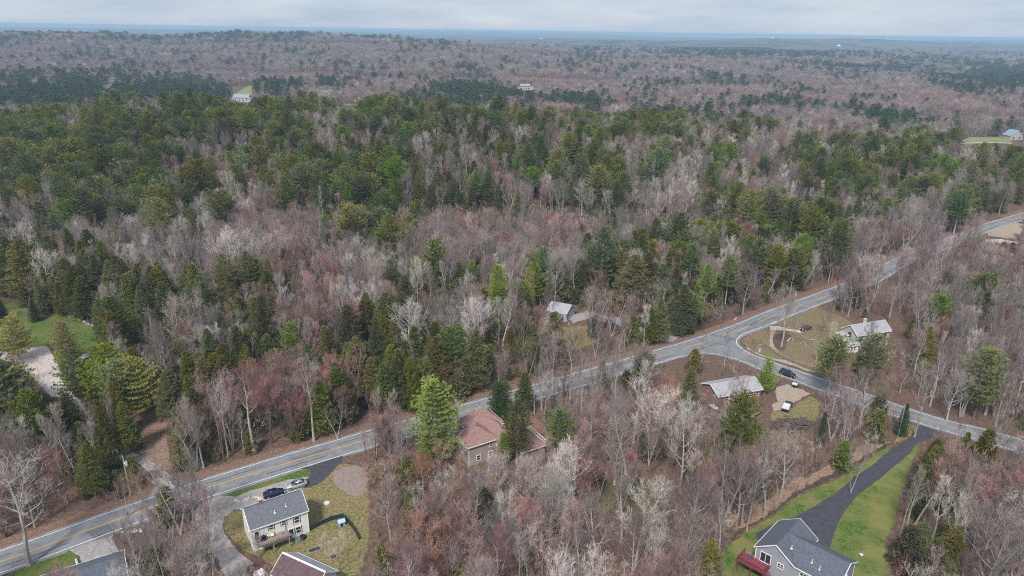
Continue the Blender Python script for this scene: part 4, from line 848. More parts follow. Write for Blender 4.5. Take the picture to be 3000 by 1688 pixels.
# ================================================================ trees
def slivers(base, d, ln, w, rg, kink=0.0):
    """base n x 3, d n x 3 unit directions, ln n, w n -> n thin triangles"""
    n = len(base); r_ = rg.normal(size=(n,3)); s = np.cross(d, r_); s /= np.linalg.norm(s, axis=1, keepdims=True)+1e-9
    s *= (w/2)[:,None]
    return np.stack([base-s, base+s, base+d*ln[:,None]], 1)
def norm(a): return a/(np.linalg.norm(a, axis=-1, keepdims=True)+1e-9)
def bare_tree(seed, H=16.0, spread=.34, first=.32, nl=15, up=.9, tw=.027, dens=.96, forks=1, wob=.05, lvl=3, tl=1.0):
    """leafless tree: returns (MB of trunk and limbs, triangles of branchlets and twigs)"""
    rg = np.random.default_rng(seed); wood = MB(); T = []
    def path(p, d, L, n, wobble, trop):
        P = [p]; d = d/np.linalg.norm(d)
        for i in range(n):
            d = d + rg.normal(size=3)*wobble + np.array([0,0,trop/n]); d /= np.linalg.norm(d); P.append(P[-1]+d*L/n)
        return np.array(P)
    def samp(P, t):
        x = t*(len(P)-1); i = np.minimum(x.astype(int), len(P)-2); f = (x-i)[:,None]
        return P[i]*(1-f)+P[i+1]*f, norm(P[i+1]-P[i])
    def ribbon(P, w):
        for i in range(len(P)-1):
            a, b = P[i], P[i+1]; r_ = rg.normal(size=3); s = np.cross(b-a, r_); s = s/(np.linalg.norm(s)+1e-9)*w/2; k0 = 1-i/len(P); k1 = 1-(i+1)/len(P)
            T.append([a-s*k0, a+s*k0, b+s*k1]); T.append([a-s*k0, b+s*k1, b-s*k1])
    def kids(d, n, ang):
        r_ = rg.normal(size=(n,3)); s = norm(np.cross(d, r_)); return norm(d*np.cos(ang)[:,None] + s*np.sin(ang)[:,None])
    tb, tt, tl_ = [], [], []
    stems = [(np.zeros(3), np.array([0,0,1.]), H)]
    if forks > 1: stems = [(np.array([0,0,0.]), norm(np.array([math.cos(a)*.22, math.sin(a)*.22, 1.])), H*rg.uniform(.85,1)) for a in np.linspace(0, 2*math.pi, forks, endpoint=False)+rg.uniform(0,6)]
    for p, d, L in stems:
        P = path(p, d, L*.93, 9, wob, .15); r0 = .015*H/ (forks**.4)
        wood.tube(P, [r0*(1-.86*i/9)+(.06 if i == 0 else 0) for i in range(10)], 6, cap=False)
        n1 = max(5, int(nl/forks**.6)); t1 = first + (1-first)*((np.arange(n1)+rg.uniform(0,1,n1))/n1)*.97
        b1, d1 = samp(P, t1)
        az = np.arange(n1)*2.4 + rg.uniform(0,.8,n1); rel = (t1-first)/(1-first)
        el = R(28) + rel*R(32) + rg.normal(size=n1)*.12
        L1 = H*spread*(np.sin(np.pi*np.clip(.22+.62*rel,0,1)))*rg.uniform(.75,1.15,n1)/ (forks**.25)
        for k in range(n1):
            dd = np.array([math.cos(az[k])*math.cos(el[k]), math.sin(az[k])*math.cos(el[k]), math.sin(el[k])])
            P1 = path(b1[k], dd, L1[k], 5, .10, up); r1 = r0*(1-.8*t1[k])*.5
            wood.tube(P1, [r1*(1-.8*i/5) for i in range(6)], 4, cap=False)
            n2 = max(3, int((4.6+L1[k]*.9)*dens)); t2 = .25+.75*((np.arange(n2)+rg.uniform(0,1,n2))/n2); b2, d2 = samp(P1, t2)
            D2 = kids(d2, n2, rg.uniform(.45,.85,n2)); L2 = L1[k]*.52*(1.15-.65*t2)*rg.uniform(.7,1.2,n2)
            for m in range(n2):
                P2 = path(b2[m], D2[m]+np.array([0,0,.25]), L2[m], 3, .12, up*.8); ribbon(P2, tw*2.1)
                n3 = max(3, int((3+L2[m]*2.0)*dens)); t3 = .2+.8*((np.arange(n3)+rg.uniform(0,1,n3))/n3); b3, d3 = samp(P2, t3)
                D3 = norm(kids(d3, n3, rg.uniform(.4,.8,n3)) + np.array([0,0,.2])); L3 = (.45+L2[m]*.42)*rg.uniform(.7,1.25,n3)*tl
                tb.append(b3); tt.append(D3); tl_.append(L3)
                if lvl >= 3:
                    n4 = int(4*dens+.5)
                    B = np.repeat(b3, n4, 0) + np.repeat(D3*L3[:,None], n4, 0)*rg.uniform(.2,.95,(n3*n4,1))
                    D = norm(kids(np.repeat(D3, n4, 0), n3*n4, rg.uniform(.35,.75,n3*n4)) + np.array([0,0,.15]))
                    tb.append(B); tt.append(D); tl_.append(np.repeat(L3, n4)*rg.uniform(.45,.75,n3*n4))
    B = np.concatenate(tb); D = np.concatenate(tt); Ls = np.concatenate(tl_)
    V = slivers(B, D, Ls, np.full(len(B), tw)*rg.uniform(.8,1.3,len(B)), rg)
    return wood, np.concatenate([np.array(T), V])
def conifer(seed, H=19.0, rad=5.2, first=.3, kind='pine', step=.62, nb=5, blade=(.5,.13), per=6, dens=1.0, pw=2.4):
    rg = np.random.default_rng(seed); wood = MB(); r0 = .0155*H
    lean = rg.normal(size=2)*.012*H
    tp = np.array([[lean[0]*(i/8)**2, lean[1]*(i/8)**2, H*i/8*.985] for i in range(9)])
    wood.tube(tp, [r0*(1-.93*i/8)+(.07 if i == 0 else 0) for i in range(9)], 7, cap=False)
    base, dr, ln, wd = [], [], [], []
    z = first*H; lob = rg.uniform(0,6.28,3)
    while z < H*.985:
        t = (z-first*H)/(H*(1-first))
        if kind == 'pine': w = rad*(min(1, .72+t*1.6))*(1-t**pw)**.85 + .3
        elif kind == 'ovoid': w = rad*math.sqrt(max(.03, 1-((t-.42)/.60)**2))
        elif kind == 'spruce': w = rad*(1-t)**.85*min(1,.75+t*2) + .15
        else: w = rad*(1-t)**.66*min(1, .78+t*1.2) + .12
        n = nb if t < .8 else max(3, nb-1)
        a0 = rg.uniform(0, 6.28)
        for k in range(n):
            a = a0 + 6.283*k/n + rg.normal()*.25
            L = w*(1+.16*math.sin(a*2+lob[0])+.13*math.sin(a*3+lob[1]+t*5))*rg.uniform(.6,1.12) if kind == 'pine' else w*rg.uniform(.78,1.08)
            if L < .2: continue
            if kind == 'pine': e0, e1 = R(4)+t*R(38), R(16)+t*R(20)
            elif kind == 'spruce': e0, e1 = R(8)+t*R(40), -R(10)
            else: e0, e1 = R(18)+t*R(30), -R(30)
            x = np.interp(z, tp[:,2], tp[:,0]); y = np.interp(z, tp[:,2], tp[:,1])
            p0 = np.array([x, y, z]); h_ = np.array([math.cos(a), math.sin(a), 0]); side = np.array([-math.sin(a), math.cos(a), 0])
            ns = max(2, int(L/.42*dens)); s = (np.arange(ns)+rg.uniform(.1,.9,ns))/ns; s = .18+.82*s if kind == 'pine' else .06+.94*s
            zz = np.sin(e0)*s*L*.9 + np.sin(e1)*(s**2)*L*.5
            P = p0 + h_*(s*L)[:,None] + np.array([0,0,1.])*zz[:,None]
            if L > 1.0 and rg.random() < .8: wood.tube([p0, p0+h_*L*.5+np.array([0,0,np.sin(e0)*.5*L*.9+np.sin(e1)*.25*L*.5-.05]), P[-1]], [r0*.24*(1-.7*t)+.015, .03, .01], 3, cap=False)
            lat = 3 if kind == 'pine' else 4
            spread = (.14*L + .28*L*np.sin(np.pi*np.clip(s,0,1))**.8)*.8
            for j in range(lat):
                off = rg.uniform(-1,1,ns)*spread
                Q = P + side*off[:,None] - h_*(np.abs(off)*.35)[:,None] + np.array([0,0,1.])*(rg.normal(size=ns)*.05)[:,None]
                for b in range(per):
                    u = rg.normal(size=(ns,3)); 
                    if kind == 'pine': dd = norm(h_*.75 + side*np.sign(off)[:,None]*.45 + np.array([0,0,.38]) + u*.45)
                    elif kind == 'spruce': dd = norm(h_*.8 + side*np.sign(off)[:,None]*.5 + np.array([0,0,.1]) + u*.5)
                    else: dd = norm(h_*.7 + side*np.sign(off)[:,None]*.5 + np.array([0,0,-.12]) + u*.5)
                    base.append(Q); dr.append(dd); ln.append(blade[0]*rg.uniform(.65,1.3,ns)); wd.append(np.full(ns, blade[1])*rg.uniform(.7,1.3,ns))
        z += step*rg.uniform(.8,1.25)*(1 if t < .75 else .8)
    # leader
    n = 14; base.append(np.repeat(tp[-1:], n, 0)-np.array([0,0,.5])*rg.uniform(0,1,(n,1))); dr.append(norm(np.array([0,0,.8])+rg.normal(size=(n,3))*.4)); ln.append(np.full(n, blade[0])); wd.append(np.full(n, blade[1]))
    B = np.concatenate(base); D = np.concatenate(dr); Lx = np.concatenate(ln); Wx = np.concatenate(wd)
    return wood, slivers(B, D, Lx, Wx, rg)
# species: list of (height, trunk mesh, crown mesh, joined mesh)
LIB = {}
def register(key, items, crown_mat, bark_mat):
    out = []
    for i, (wood, V) in enumerate(items):
        tr = wood.mesh('trunk', bark_mat); cr_ = tri_mesh('crown', V, crown_mat)
        out.append((tr, cr_, V, wood))
    LIB[key] = dict(items=out, mats=[crown_mat, bark_mat])
HT = {'P': 19.0, 'H': 15.0, 'B': 16.0}
pines = [conifer(10+i, 19, r_, f_, 'pine', step=1.12, nb=7, blade=(.56,.15), per=8, pw=p_) for i, (r_, f_, p_) in enumerate(((6.4,.28,1.7),(5.8,.44,2.2),(6.4,.16,1.55),(5.4,.52,2.9),(6.2,.34,2.0),(5.6,.26,2.8),(5.4,.12,2.6)))]
hems = [conifer(30+i, 15, r_, f_, 'hemlock', step=.46, nb=8, blade=(.42,.125), per=4) for i, (r_, f_) in enumerate(((4.3,.1),(3.7,.06),(4.7,.14),(3.9,.2)))]
hems.append(conifer(39, 15, 3.9, .03, 'spruce', step=.42, nb=7, blade=(.38,.13), per=4)); hems.append(conifer(40, 15, 4.6, .02, 'ovoid', step=.42, nb=8, blade=(.38,.13), per=4))
bares = [bare_tree(50, 16, .29, .38, 15), bare_tree(51, 16, .36, .28, 17), bare_tree(52, 16, .20, .48, 12, up=1.2), bare_tree(53, 16, .27, .34, 15, forks=2), bare_tree(54, 16, .32, .36, 16, forks=3), bare_tree(55, 16, .22, .52, 12, up=1.1), bare_tree(56, 16, .25, .42, 13, wob=.09), bare_tree(57, 16, .17, .4, 11, up=1.5)]
register('P', pines, M_pine, M_barkd); register('H', hems, M_hem, M_barkd)
register('G', bares, M_twig['G'], M_barkg); register('R', bares, M_twig['R'], M_barkd)
register('L', bares, M_twig['L'], M_barkp); register('O', bares[:4], M_twig['O'], M_barkd)
KINDN = dict(P='pine_tree', H='hemlock_tree', G='bare_tree', R='budding_maple_tree', L='pale_bare_tree', O='russet_tree')
CAT = dict(P='pine tree', H='hemlock tree', G='bare tree', R='maple tree', L='bare tree', O='shrub tree')
REF = dict(P=19.0, H=15.0, G=16.0, R=16.0, L=16.0, O=16.0)
GROUPS = dict(P='white pines in the woods', H='dark hemlocks in the woods', G='grey leafless trees in the woods', R='red-budded maples in the woods', L='pale-barked leafless trees', O='russet leafless trees')
PLACED = []     # x, y, radius of trees standing so far
def inst(key, vi, x, y, z, h, rz, sw=1.0, crown_mat=None, bark_mat=None, name=None):
    k = 'G' if key not in LIB else key; it = LIB[k]['items'][vi % len(LIB[k]['items'])]
    o = bpy.data.objects.new(name or KINDN[key], None); C.objects.link(o); s = h/REF[key]
    o.location = (x, y, z); o.rotation_euler = (0,0,rz); o.scale = (s*sw, s*sw, s)
    for nm, me in (('trunk', it[0]), ('crown', it[1])):
        c = bpy.data.objects.new(nm, me); C.objects.link(c); c.parent = o
        mm = bark_mat if nm == 'trunk' else crown_mat
        if mm: c.material_slots[0].link = 'OBJECT'; c.material_slots[0].material = mm
    return o

# ---- trees one can tell apart: (kind, variant, (top px), base y px or height, width factor, label, crown material)
def Q(x, y): return (x*3000/2576, y*3000/2576)
HERO = [
 ('P',6,Q(1100,958),('b',1160),1.1,'tall bright green pine left of the red roof, in front of the main road',M_pineb),
 ('P',0,Q(1303,1008),('h',16),.78,'dark green pine rising in front of the red roof',M_pine),
 ('P',2,Q(1268,1085),('h',8.5),.85,'small light green pine against the tan wall of the red-roofed house',M_pineb),
 ('H',5,Q(1258,962),('b',1060),1.0,'dense dark rounded evergreen on the near edge of the main road',M_blue),
 ('P',1,Q(1407,1030),('h',15),.8,'green pine just right of the red-roofed house',M_pine),
 ('P',2,Q(1876,985),('h',20),.92,'very tall green pine left of the brush pile and gravel yard',M_pine),
 ('P',2,Q(1937,900),('h',11),.72,'slim bright green young pine beside the side road left of the black car',M_pineb),
 ('P',4,Q(2110,848),('h',17),1.12,'broad pine beside the rail fence, left of the pale grey house front',M_pine),
 ('P',4,Q(2207,842),('h',16),1.08,'broad pine standing in front of the pale grey house',M_pine),
 ('P',4,Q(2485,690),('h',19),1.25,'large dark pine standing alone in purple woods on the right',M_pine),
 ('P',1,Q(2384,682),('h',14),.7,'slim pine left of the large lone pine on the right',M_pine),
 ('P',4,Q(2425,478),('h',22),1.15,'big olive pine left of the distant stretch of road',M_pine),
 ('P',2,Q(2449,400),('h',24),.9,'tallest dark pine on the right skyline of the woods',M_pine),
 ('H',0,Q(2345,820),('h',15),.9,'dark hemlock column right of the pale grey house',M_hem),
 ('P',0,Q(1345,662),('h',16),.8,'round-topped pine above the small grey house',M_pineb),
 ('P',2,Q(1254,665),('h',18),.85,'twin-topped bright pine left of the round-topped pine',M_pineb),
 ('P',1,Q(1186,655),('h',12),.7,'small bright pine left of the twin-topped pine',M_pineb),
 ('P',0,Q(984,655),('h',13),.75,'small blue-green pine alone among grey branches in the middle wood',M_pine),
 ('H',4,Q(1125,690),('h',14),.8,'narrow green spruce below the small bright pine',M_pine),
 ('P',0,Q(743,690),('h',11),.75,'small round bright yellow-green pine in the left middle wood',M_pineb),
 ('P',2,Q(724,808),('h',15),.75,'bright green pine above the red maples left of centre',M_pineb),
 ('P',0,Q(556,640),('h',18),.85,'left one of two matching pines in grey woods',M_pine),
 ('P',0,Q(618,635),('h',18),.85,'right one of two matching pines in grey woods',M_pine),
 ('H',0,Q(668,650),('h',16),1.1,'broad olive hemlock touching the right one of two matching pines',M_hem),
 ('H',0,Q(656,745),('h',20),.9,'tall dark hemlock left of the bright green pine',M_hem),
 ('H',0,Q(228,640),('h',18),.9,'olive hemlock behind the left lawn, left one of its pair',M_hem),
 ('H',1,Q(310,690),('h',18),.85,'columnar hemlock behind the stone wall of the left lawn',M_hem),
 ('H',1,Q(347,718),('h',15),.9,'shorter hemlock right of the columnar one by the left lawn',M_hem),
 ('H',2,Q(405,708),('h',15),1.05,'greyish green hemlock right of the left lawn hemlocks',M_hem),
 ('H',4,Q(90,752),('b',808),1.35,'wide blue-green spruce at the upper edge of the left lawn',M_blue),
 ('H',4,Q(8,745),('b',800),1.2,'blue-green spruce cut by the left edge above the lawn',M_blue),
 ('H',0,Q(40,600),('h',22),1.3,'huge near-black hemlock at the left edge',M_hem),
 ('P',2,Q(150,805),('h',13),1.05,'yellowing pine on the left lawn above the covered boat',M_piney),
 ('P',2,Q(22,792),('h',14),1.2,'yellow-tinged pine at the left edge of the left lawn',M_piney),
 ('P',0,Q(255,868),('h',19),1.05,'bright green pine right of the covered boat',M_pineb),
 ('P',0,Q(182,878),('h',17),1.0,'dark green pine in front of the pale gravel court',M_pine),
 ('P',0,Q(330,900),('h',18),.95,'golden green pine above the leafy clearing',M_piney),
 ('P',1,Q(343,800),('h',12),.7,'pale green young pine at the right end of the left lawn',M_pine),
 ('H',2,Q(872,768),('h',16),1.1,'broad olive hemlock right of the red maples',M_hem),
 ('H',0,Q(945,808),('h',15),.9,'yellowish hemlock with a pointed top left of the pale oaks',M_hem),
 ('H',0,Q(1068,712),('h',12),.9,'olive hemlock above the pale oaks',M_hem),
 ('P',0,Q(1520,572),('h',26),1.0,'giant dark pine with two bare trunks above the pink maple',M_pine),
 ('H',2,Q(1600,640),('h',20),1.4,'broad black-green hemlock right of the giant pine',M_hem),
 ('H',2,Q(1672,665),('h',17),1.2,'broad olive hemlock right of the black-green hemlock',M_hem),
 ('P',1,Q(1797,575),('h',19),.8,'pine above the long hill pasture edge, right middle wood',M_pine),
 ('P',1,Q(1745,612),('h',18),.75,'pine left of and below the right middle wood pines',M_pine),
 ('P',1,Q(1840,640),('h',20),.7,'tall pine over the main road left of the grey forked tree',M_pine),
 ('P',1,Q(1783,665),('h',18),.65,'bright pine with visible trunk over the main road',M_pineb),
 ('P',1,Q(1915,600),('h',21),.95,'wide pine crowning the wood over the main road',M_pine),
 ('P',1,Q(1960,615),('h',20),.85,'pine right of the wide pine over the main road',M_pine),
 ('P',1,Q(1890,478),('h',23),.85,'first tall pine of the trunk-showing row, right middle wood',M_pine),
 ('P',1,Q(1945,472),('h',24),.85,'second tall pine of the trunk-showing row, right middle wood',M_pine),
 ('P',1,Q(1998,500),('h',24),.85,'third tall pine of the trunk-showing row, right middle wood',M_pine),
 ('P',1,Q(2048,520),('h',23),.85,'last tall pine of the trunk-showing row, right middle wood',M_pine),
 ('P',0,Q(245,500),('h',18),.85,'pine on the left above grey woods, yellow-green underside',M_pine),
 ('P',0,Q(482,515),('h',16),.8,'dark pine right of the left grey woods',M_pine),
 ('P',0,Q(980,540),('h',22),.95,'tall layered pine just left of the centre of the picture',M_pine),
 ('P',2,Q(1465,385),('h',24),.85,'tall dark pine rising out of the olive hemlocks',M_pine),
 ('G',0,(84,1370),('b',1655),1.75,'big pale-limbed bare oak at the roadside, bottom left corner',mat('oak_twigs', (.36,.325,.295), 1, spec=.05)),
 ('G',3,Q(455,1115),('b',1345),.9,'first leafless tree of the roadside clump left of the gravel drive',None),
 ('G',4,Q(485,1130),('b',1340),.9,'second leafless tree of the roadside clump left of the gravel drive',None),
 ('R',4,Q(385,1160),('b',1330),.8,'reddish leafless tree at the left of the roadside clump',None),
 ('R',4,Q(322,1180),('b',1300),.9,'red-twigged shrub tree around the bottom left utility pole',None),
 ('G',4,Q(500,1310),('b',1465),1.0,'tan leafless tree filling the bottom edge left of the gravel drive',None),
 ('L',4,Q(545,1290),('b',1440),.8,'pale twiggy tree at the bottom edge right of the tan leafless one',None),
 ('G',1,Q(1966,738),('b',872),1.15,'old thick-trunked bare tree in the mulched bed of the corner plot',None),
 ('G',3,Q(2025,805),('b',872),.9,'young bare tree on the corner plot lawn',None),
 ('L',1,Q(2090,815),('b',875),.85,'pale crooked bare tree on the corner plot lawn',None),
 ('G',3,Q(1993,790),('b',858),.9,'slim bare tree just right of the old thick-trunked one',None),
 ('G',1,Q(2070,770),('b',850),.9,'dark bare tree between corner plot lawn and pale grey house',None),
 ('L',1,Q(2052,862),('b',910),1.3,'low crooked apple tree on the corner plot lawn',None),
 ('G',3,Q(2175,790),('b',888),1.0,'bare tree crossing the gable of the pale grey house',None),
 ('G',2,Q(1762,835),('b',925),.8,'slender bare tree at the junction, leftmost of three',None),
 ('G',2,Q(1822,835),('b',920),.9,'slender bare tree at the junction, middle one of three',None),
 ('G',2,Q(1886,855),('b',930),.8,'slender bare tree at the junction, nearest the utility pole',None),
 ('R',4,Q(1537,738),('b',850),1.35,'rounded pink-red maple beyond the road, right of the small grey house',None),
 ('G',3,Q(1655,700),('b',840),1.35,'spreading bare tree behind the utility pole beyond the road',None),
 ('G',1,Q(1505,795),('b',870),1.0,'pale bare tree in the olive grass by the small grey house',None),
 ('R',4,Q(1355,770),('b',870),.9,'reddish tree left of the small grey house',None),
 ('G',4,Q(1390,815),('b',940),1.2,'wide pinkish grey tree below the small grey house',None),
 ('L',1,Q(1025,775),('h',17),1.2,'pale oak with broad fan crown at the far roadside, first of three',None),
 ('L',3,Q(1105,765),('h',17.5),1.1,'pale oak with broad fan crown at the far roadside, second of three',None),
 ('L',1,Q(1190,765),('h',17.5),1.15,'pale oak with broad fan crown at the far roadside, third of three',None),
 ('L',1,Q(1178,700),('h',14),.9,'silvery round crown above the three pale oaks',None),
 ('L',1,Q(862,725),('h',15),.8,'silvery bare tree above the broad olive hemlock',None),
 ('L',3,Q(1012,408),('h',15),.9,'white-limbed forked tree on the pine hill',None),
 ('L',2,Q(805,470),('h',17),.7,'white-trunked birch below the pine hill',None),
 ('L',1,Q(600,470),('h',14),1.0,'silvery rounded tree in the upper left wood',None),
 ('L',1,Q(330,630),('h',15),1.2,'silvery spreading tree above the left hemlocks',None),
 ('L',4,Q(420,650),('h',14),1.0,'bright silvery forked tree right of the left hemlocks',None),
 ('L',1,Q(100,640),('h',17),1.15,'pink-tipped pale tree with layered limbs at the left',None),
 ('R',3,Q(885,865),('h',18),.75,'salmon pointed tree left of the pale oaks',None),
 ('R',2,Q(640,915),('b',1140),1.15,'coral red maple at the far roadside, left of centre',None),
 ('R',2,Q(790,905),('b',1110),1.0,'red-brown maple right of the coral red maple',None),
 ('L',2,Q(575,960),('b',1150),.7,'white-stemmed tree left of the coral red maple',None),
 ('G',3,Q(850,1010),('b',1105),1.0,'leaning bare tree over the far edge of the main road',None),
 ('O',1,Q(1680,965),('b',1060),1.3,'bright rust-orange bushy tree near the ranch house',None),
 ('O',1,Q(1065,1150),('b',1260),.9,'rust-orange tree below the bright green pine',None),
 ('O',1,Q(1290,595),('h',12),.9,'orange-tinged tree in the middle wood',None),
 ('O',1,Q(1065,740),('h',10),.9,'orange shrub beside the olive hemlock above the pale oaks',None),
 ('L',1,Q(1262,1250),('b',1385),1.05,'white rounded crown in the lower middle wood',None),
 ('L',1,Q(1240,1155),('b',1290),1.0,'pale rounded crown below the red-roofed house, left one',None),
 ('L',1,Q(1315,1160),('b',1300),1.1,'pale rounded crown below the red-roofed house, right one',None),
 ('L',3,Q(1130,1175),('b',1290),1.0,'pale crown under the left wall of the red-roofed house',None),
 ('L',1,Q(1710,1035),('b',1240),1.0,'cream-topped bare tree left of the very tall pine',None),
 ('G',1,Q(1545,1060),('b',1220),1.1,'wide buff-coloured bare tree in the lower middle wood',None),
 ('L',1,Q(2380,935),('b',1060),1.05,'silvery round crown on the right side',None),
 ('R',1,Q(2090,930),('b',1060),1.0,'reddish tree below the rail fence pine',None),
 ('G',3,Q(2120,985),('b',1130),1.0,'dark-limbed tree between side road and brush pile',None),
 ('G',2,Q(2300,930),('b',1100),1.0,'leaning slender tree beside the side road at the driveway head',None),
 ('G',2,Q(2395,1040),('b',1155),.9,'bare tree at the right side of the driveway head',None),
 ('H',4,Q(2265,1010),('b',1095),.9,'small dark spruce at the head of the driveway',M_blue),
 ('H',1,Q(2078,1035),('h',9),.7,'slim dark evergreen right of the brush pile',M_blue),
 ('G',3,Q(2140,1080),('b',1240),.8,'leafless tree left of the ditch',None),
 ('G',4,Q(2420,1110),('b',1290),1.2,'wide leafless tree right of the driveway head',None),
 ('L',2,Q(2330,1190),('b',1400),1.0,'tall white-stemmed tree at the right edge of the bright lawn',None),
 ('L',2,Q(2375,1230),('b',1420),1.0,'second white-stemmed tree right of the bright lawn',None),
 ('H',0,Q(2300,1300),('b',1420),1.25,'dark hemlock at the foot of the white-stemmed trees',M_hem),
 ('H',0,Q(2375,1310),('b',1445),1.2,'dark hemlock right of the one by the bright lawn',M_hem),
 ('H',0,Q(2120,1130),('h',5),.9,'squat dark bush on the tan bank',M_blue),
 ('G',3,Q(430,1195),('b',1395),1.0,'leafless tree on the brown bank, left one of two behind the dark roof',None),
 ('G',4,Q(525,1185),('b',1372),1.1,'wide leafless tree between brown bank and gravel drive',None),
 ('G',3,Q(388,1290),('b',1440),1.0,'leafless tree on the brown bank, right one of two behind the dark roof',None),
 ('R',4,Q(455,1330),('h',10),1.0,'reddish thicket tree at the bottom edge left of the drive',None),
 ('P',0,Q(60,985),('h',17),1.0,'dark pine at the left edge below the gravel court',M_pine),
 ('P',1,Q(285,905),('h',18),.9,'second pine over the pale track, behind the golden green one',M_pineb),
 ('H',0,Q(300,1010),('h',13),1.0,'dark hemlock over the lower end of the pale track',M_hem),
 ('H',2,Q(240,1110),('b',1245),1.0,'broad black-green hemlock left of the leftmost utility pole',M_hem),
 ('H',0,Q(275,1060),('b',1200),.9,'dark hemlock above the leftmost utility pole',M_hem),
 ('L',3,Q(850,1330),('b',1440),1.0,'pale multi-stemmed tree in front of the garden beds',None),
 ('L',4,Q(650,1330),('b',1400),.7,'spindly twigs in front of the white house deck',None),
]
def stat(x, y):
    return any(((x-a)**2+(y-b)**2) < c*c for a, b, c in PLACED[-400:])
hero_objs = []; HBOX = []
hr = random.Random(3)
for key, vi, top, hb, sw, label, cm in HERO:
    if hb[0] == 'h': h = hb[1]; p = at(top[0], top[1], h)
    else: p = at(top[0], hb[1]*3000/2576 if hb[1] < 1500 else hb[1], 0); h = height_from(p, *top); p2 = p
    if hb[1] == 1655: p = at(88, 1655); h = height_from(p, 95, 1350); p.x -= 0
    h = min(max(h, 4.0), 30)
    o = inst(key, vi, p.x, p.y, p.z, h, hr.uniform(0,6.28), sw, cm, M_barkg)
    tag(o, label, CAT[key], GROUPS[key]); PLACED.append((p.x, p.y, 2.6*sw)); hero_objs.append(o)
    ax, ay = project(p.x, p.y, p.z+h*.97); bx_, by_ = project(p.x, p.y, p.z+h*.42); HBOX.append((float(ax), float(ay)-4, float(by_), FPX*{'P':5.2,'H':3.4}.get(key, 4.2)*sw*h/REF[key]/math.hypot(p.x, p.y)*.8, math.hypot(p.x, p.y), key in 'PH'))
print('hero heights', [(round(o.scale.z*REF[h_[0]],1)) for o, h_ in zip(hero_objs, HERO)])

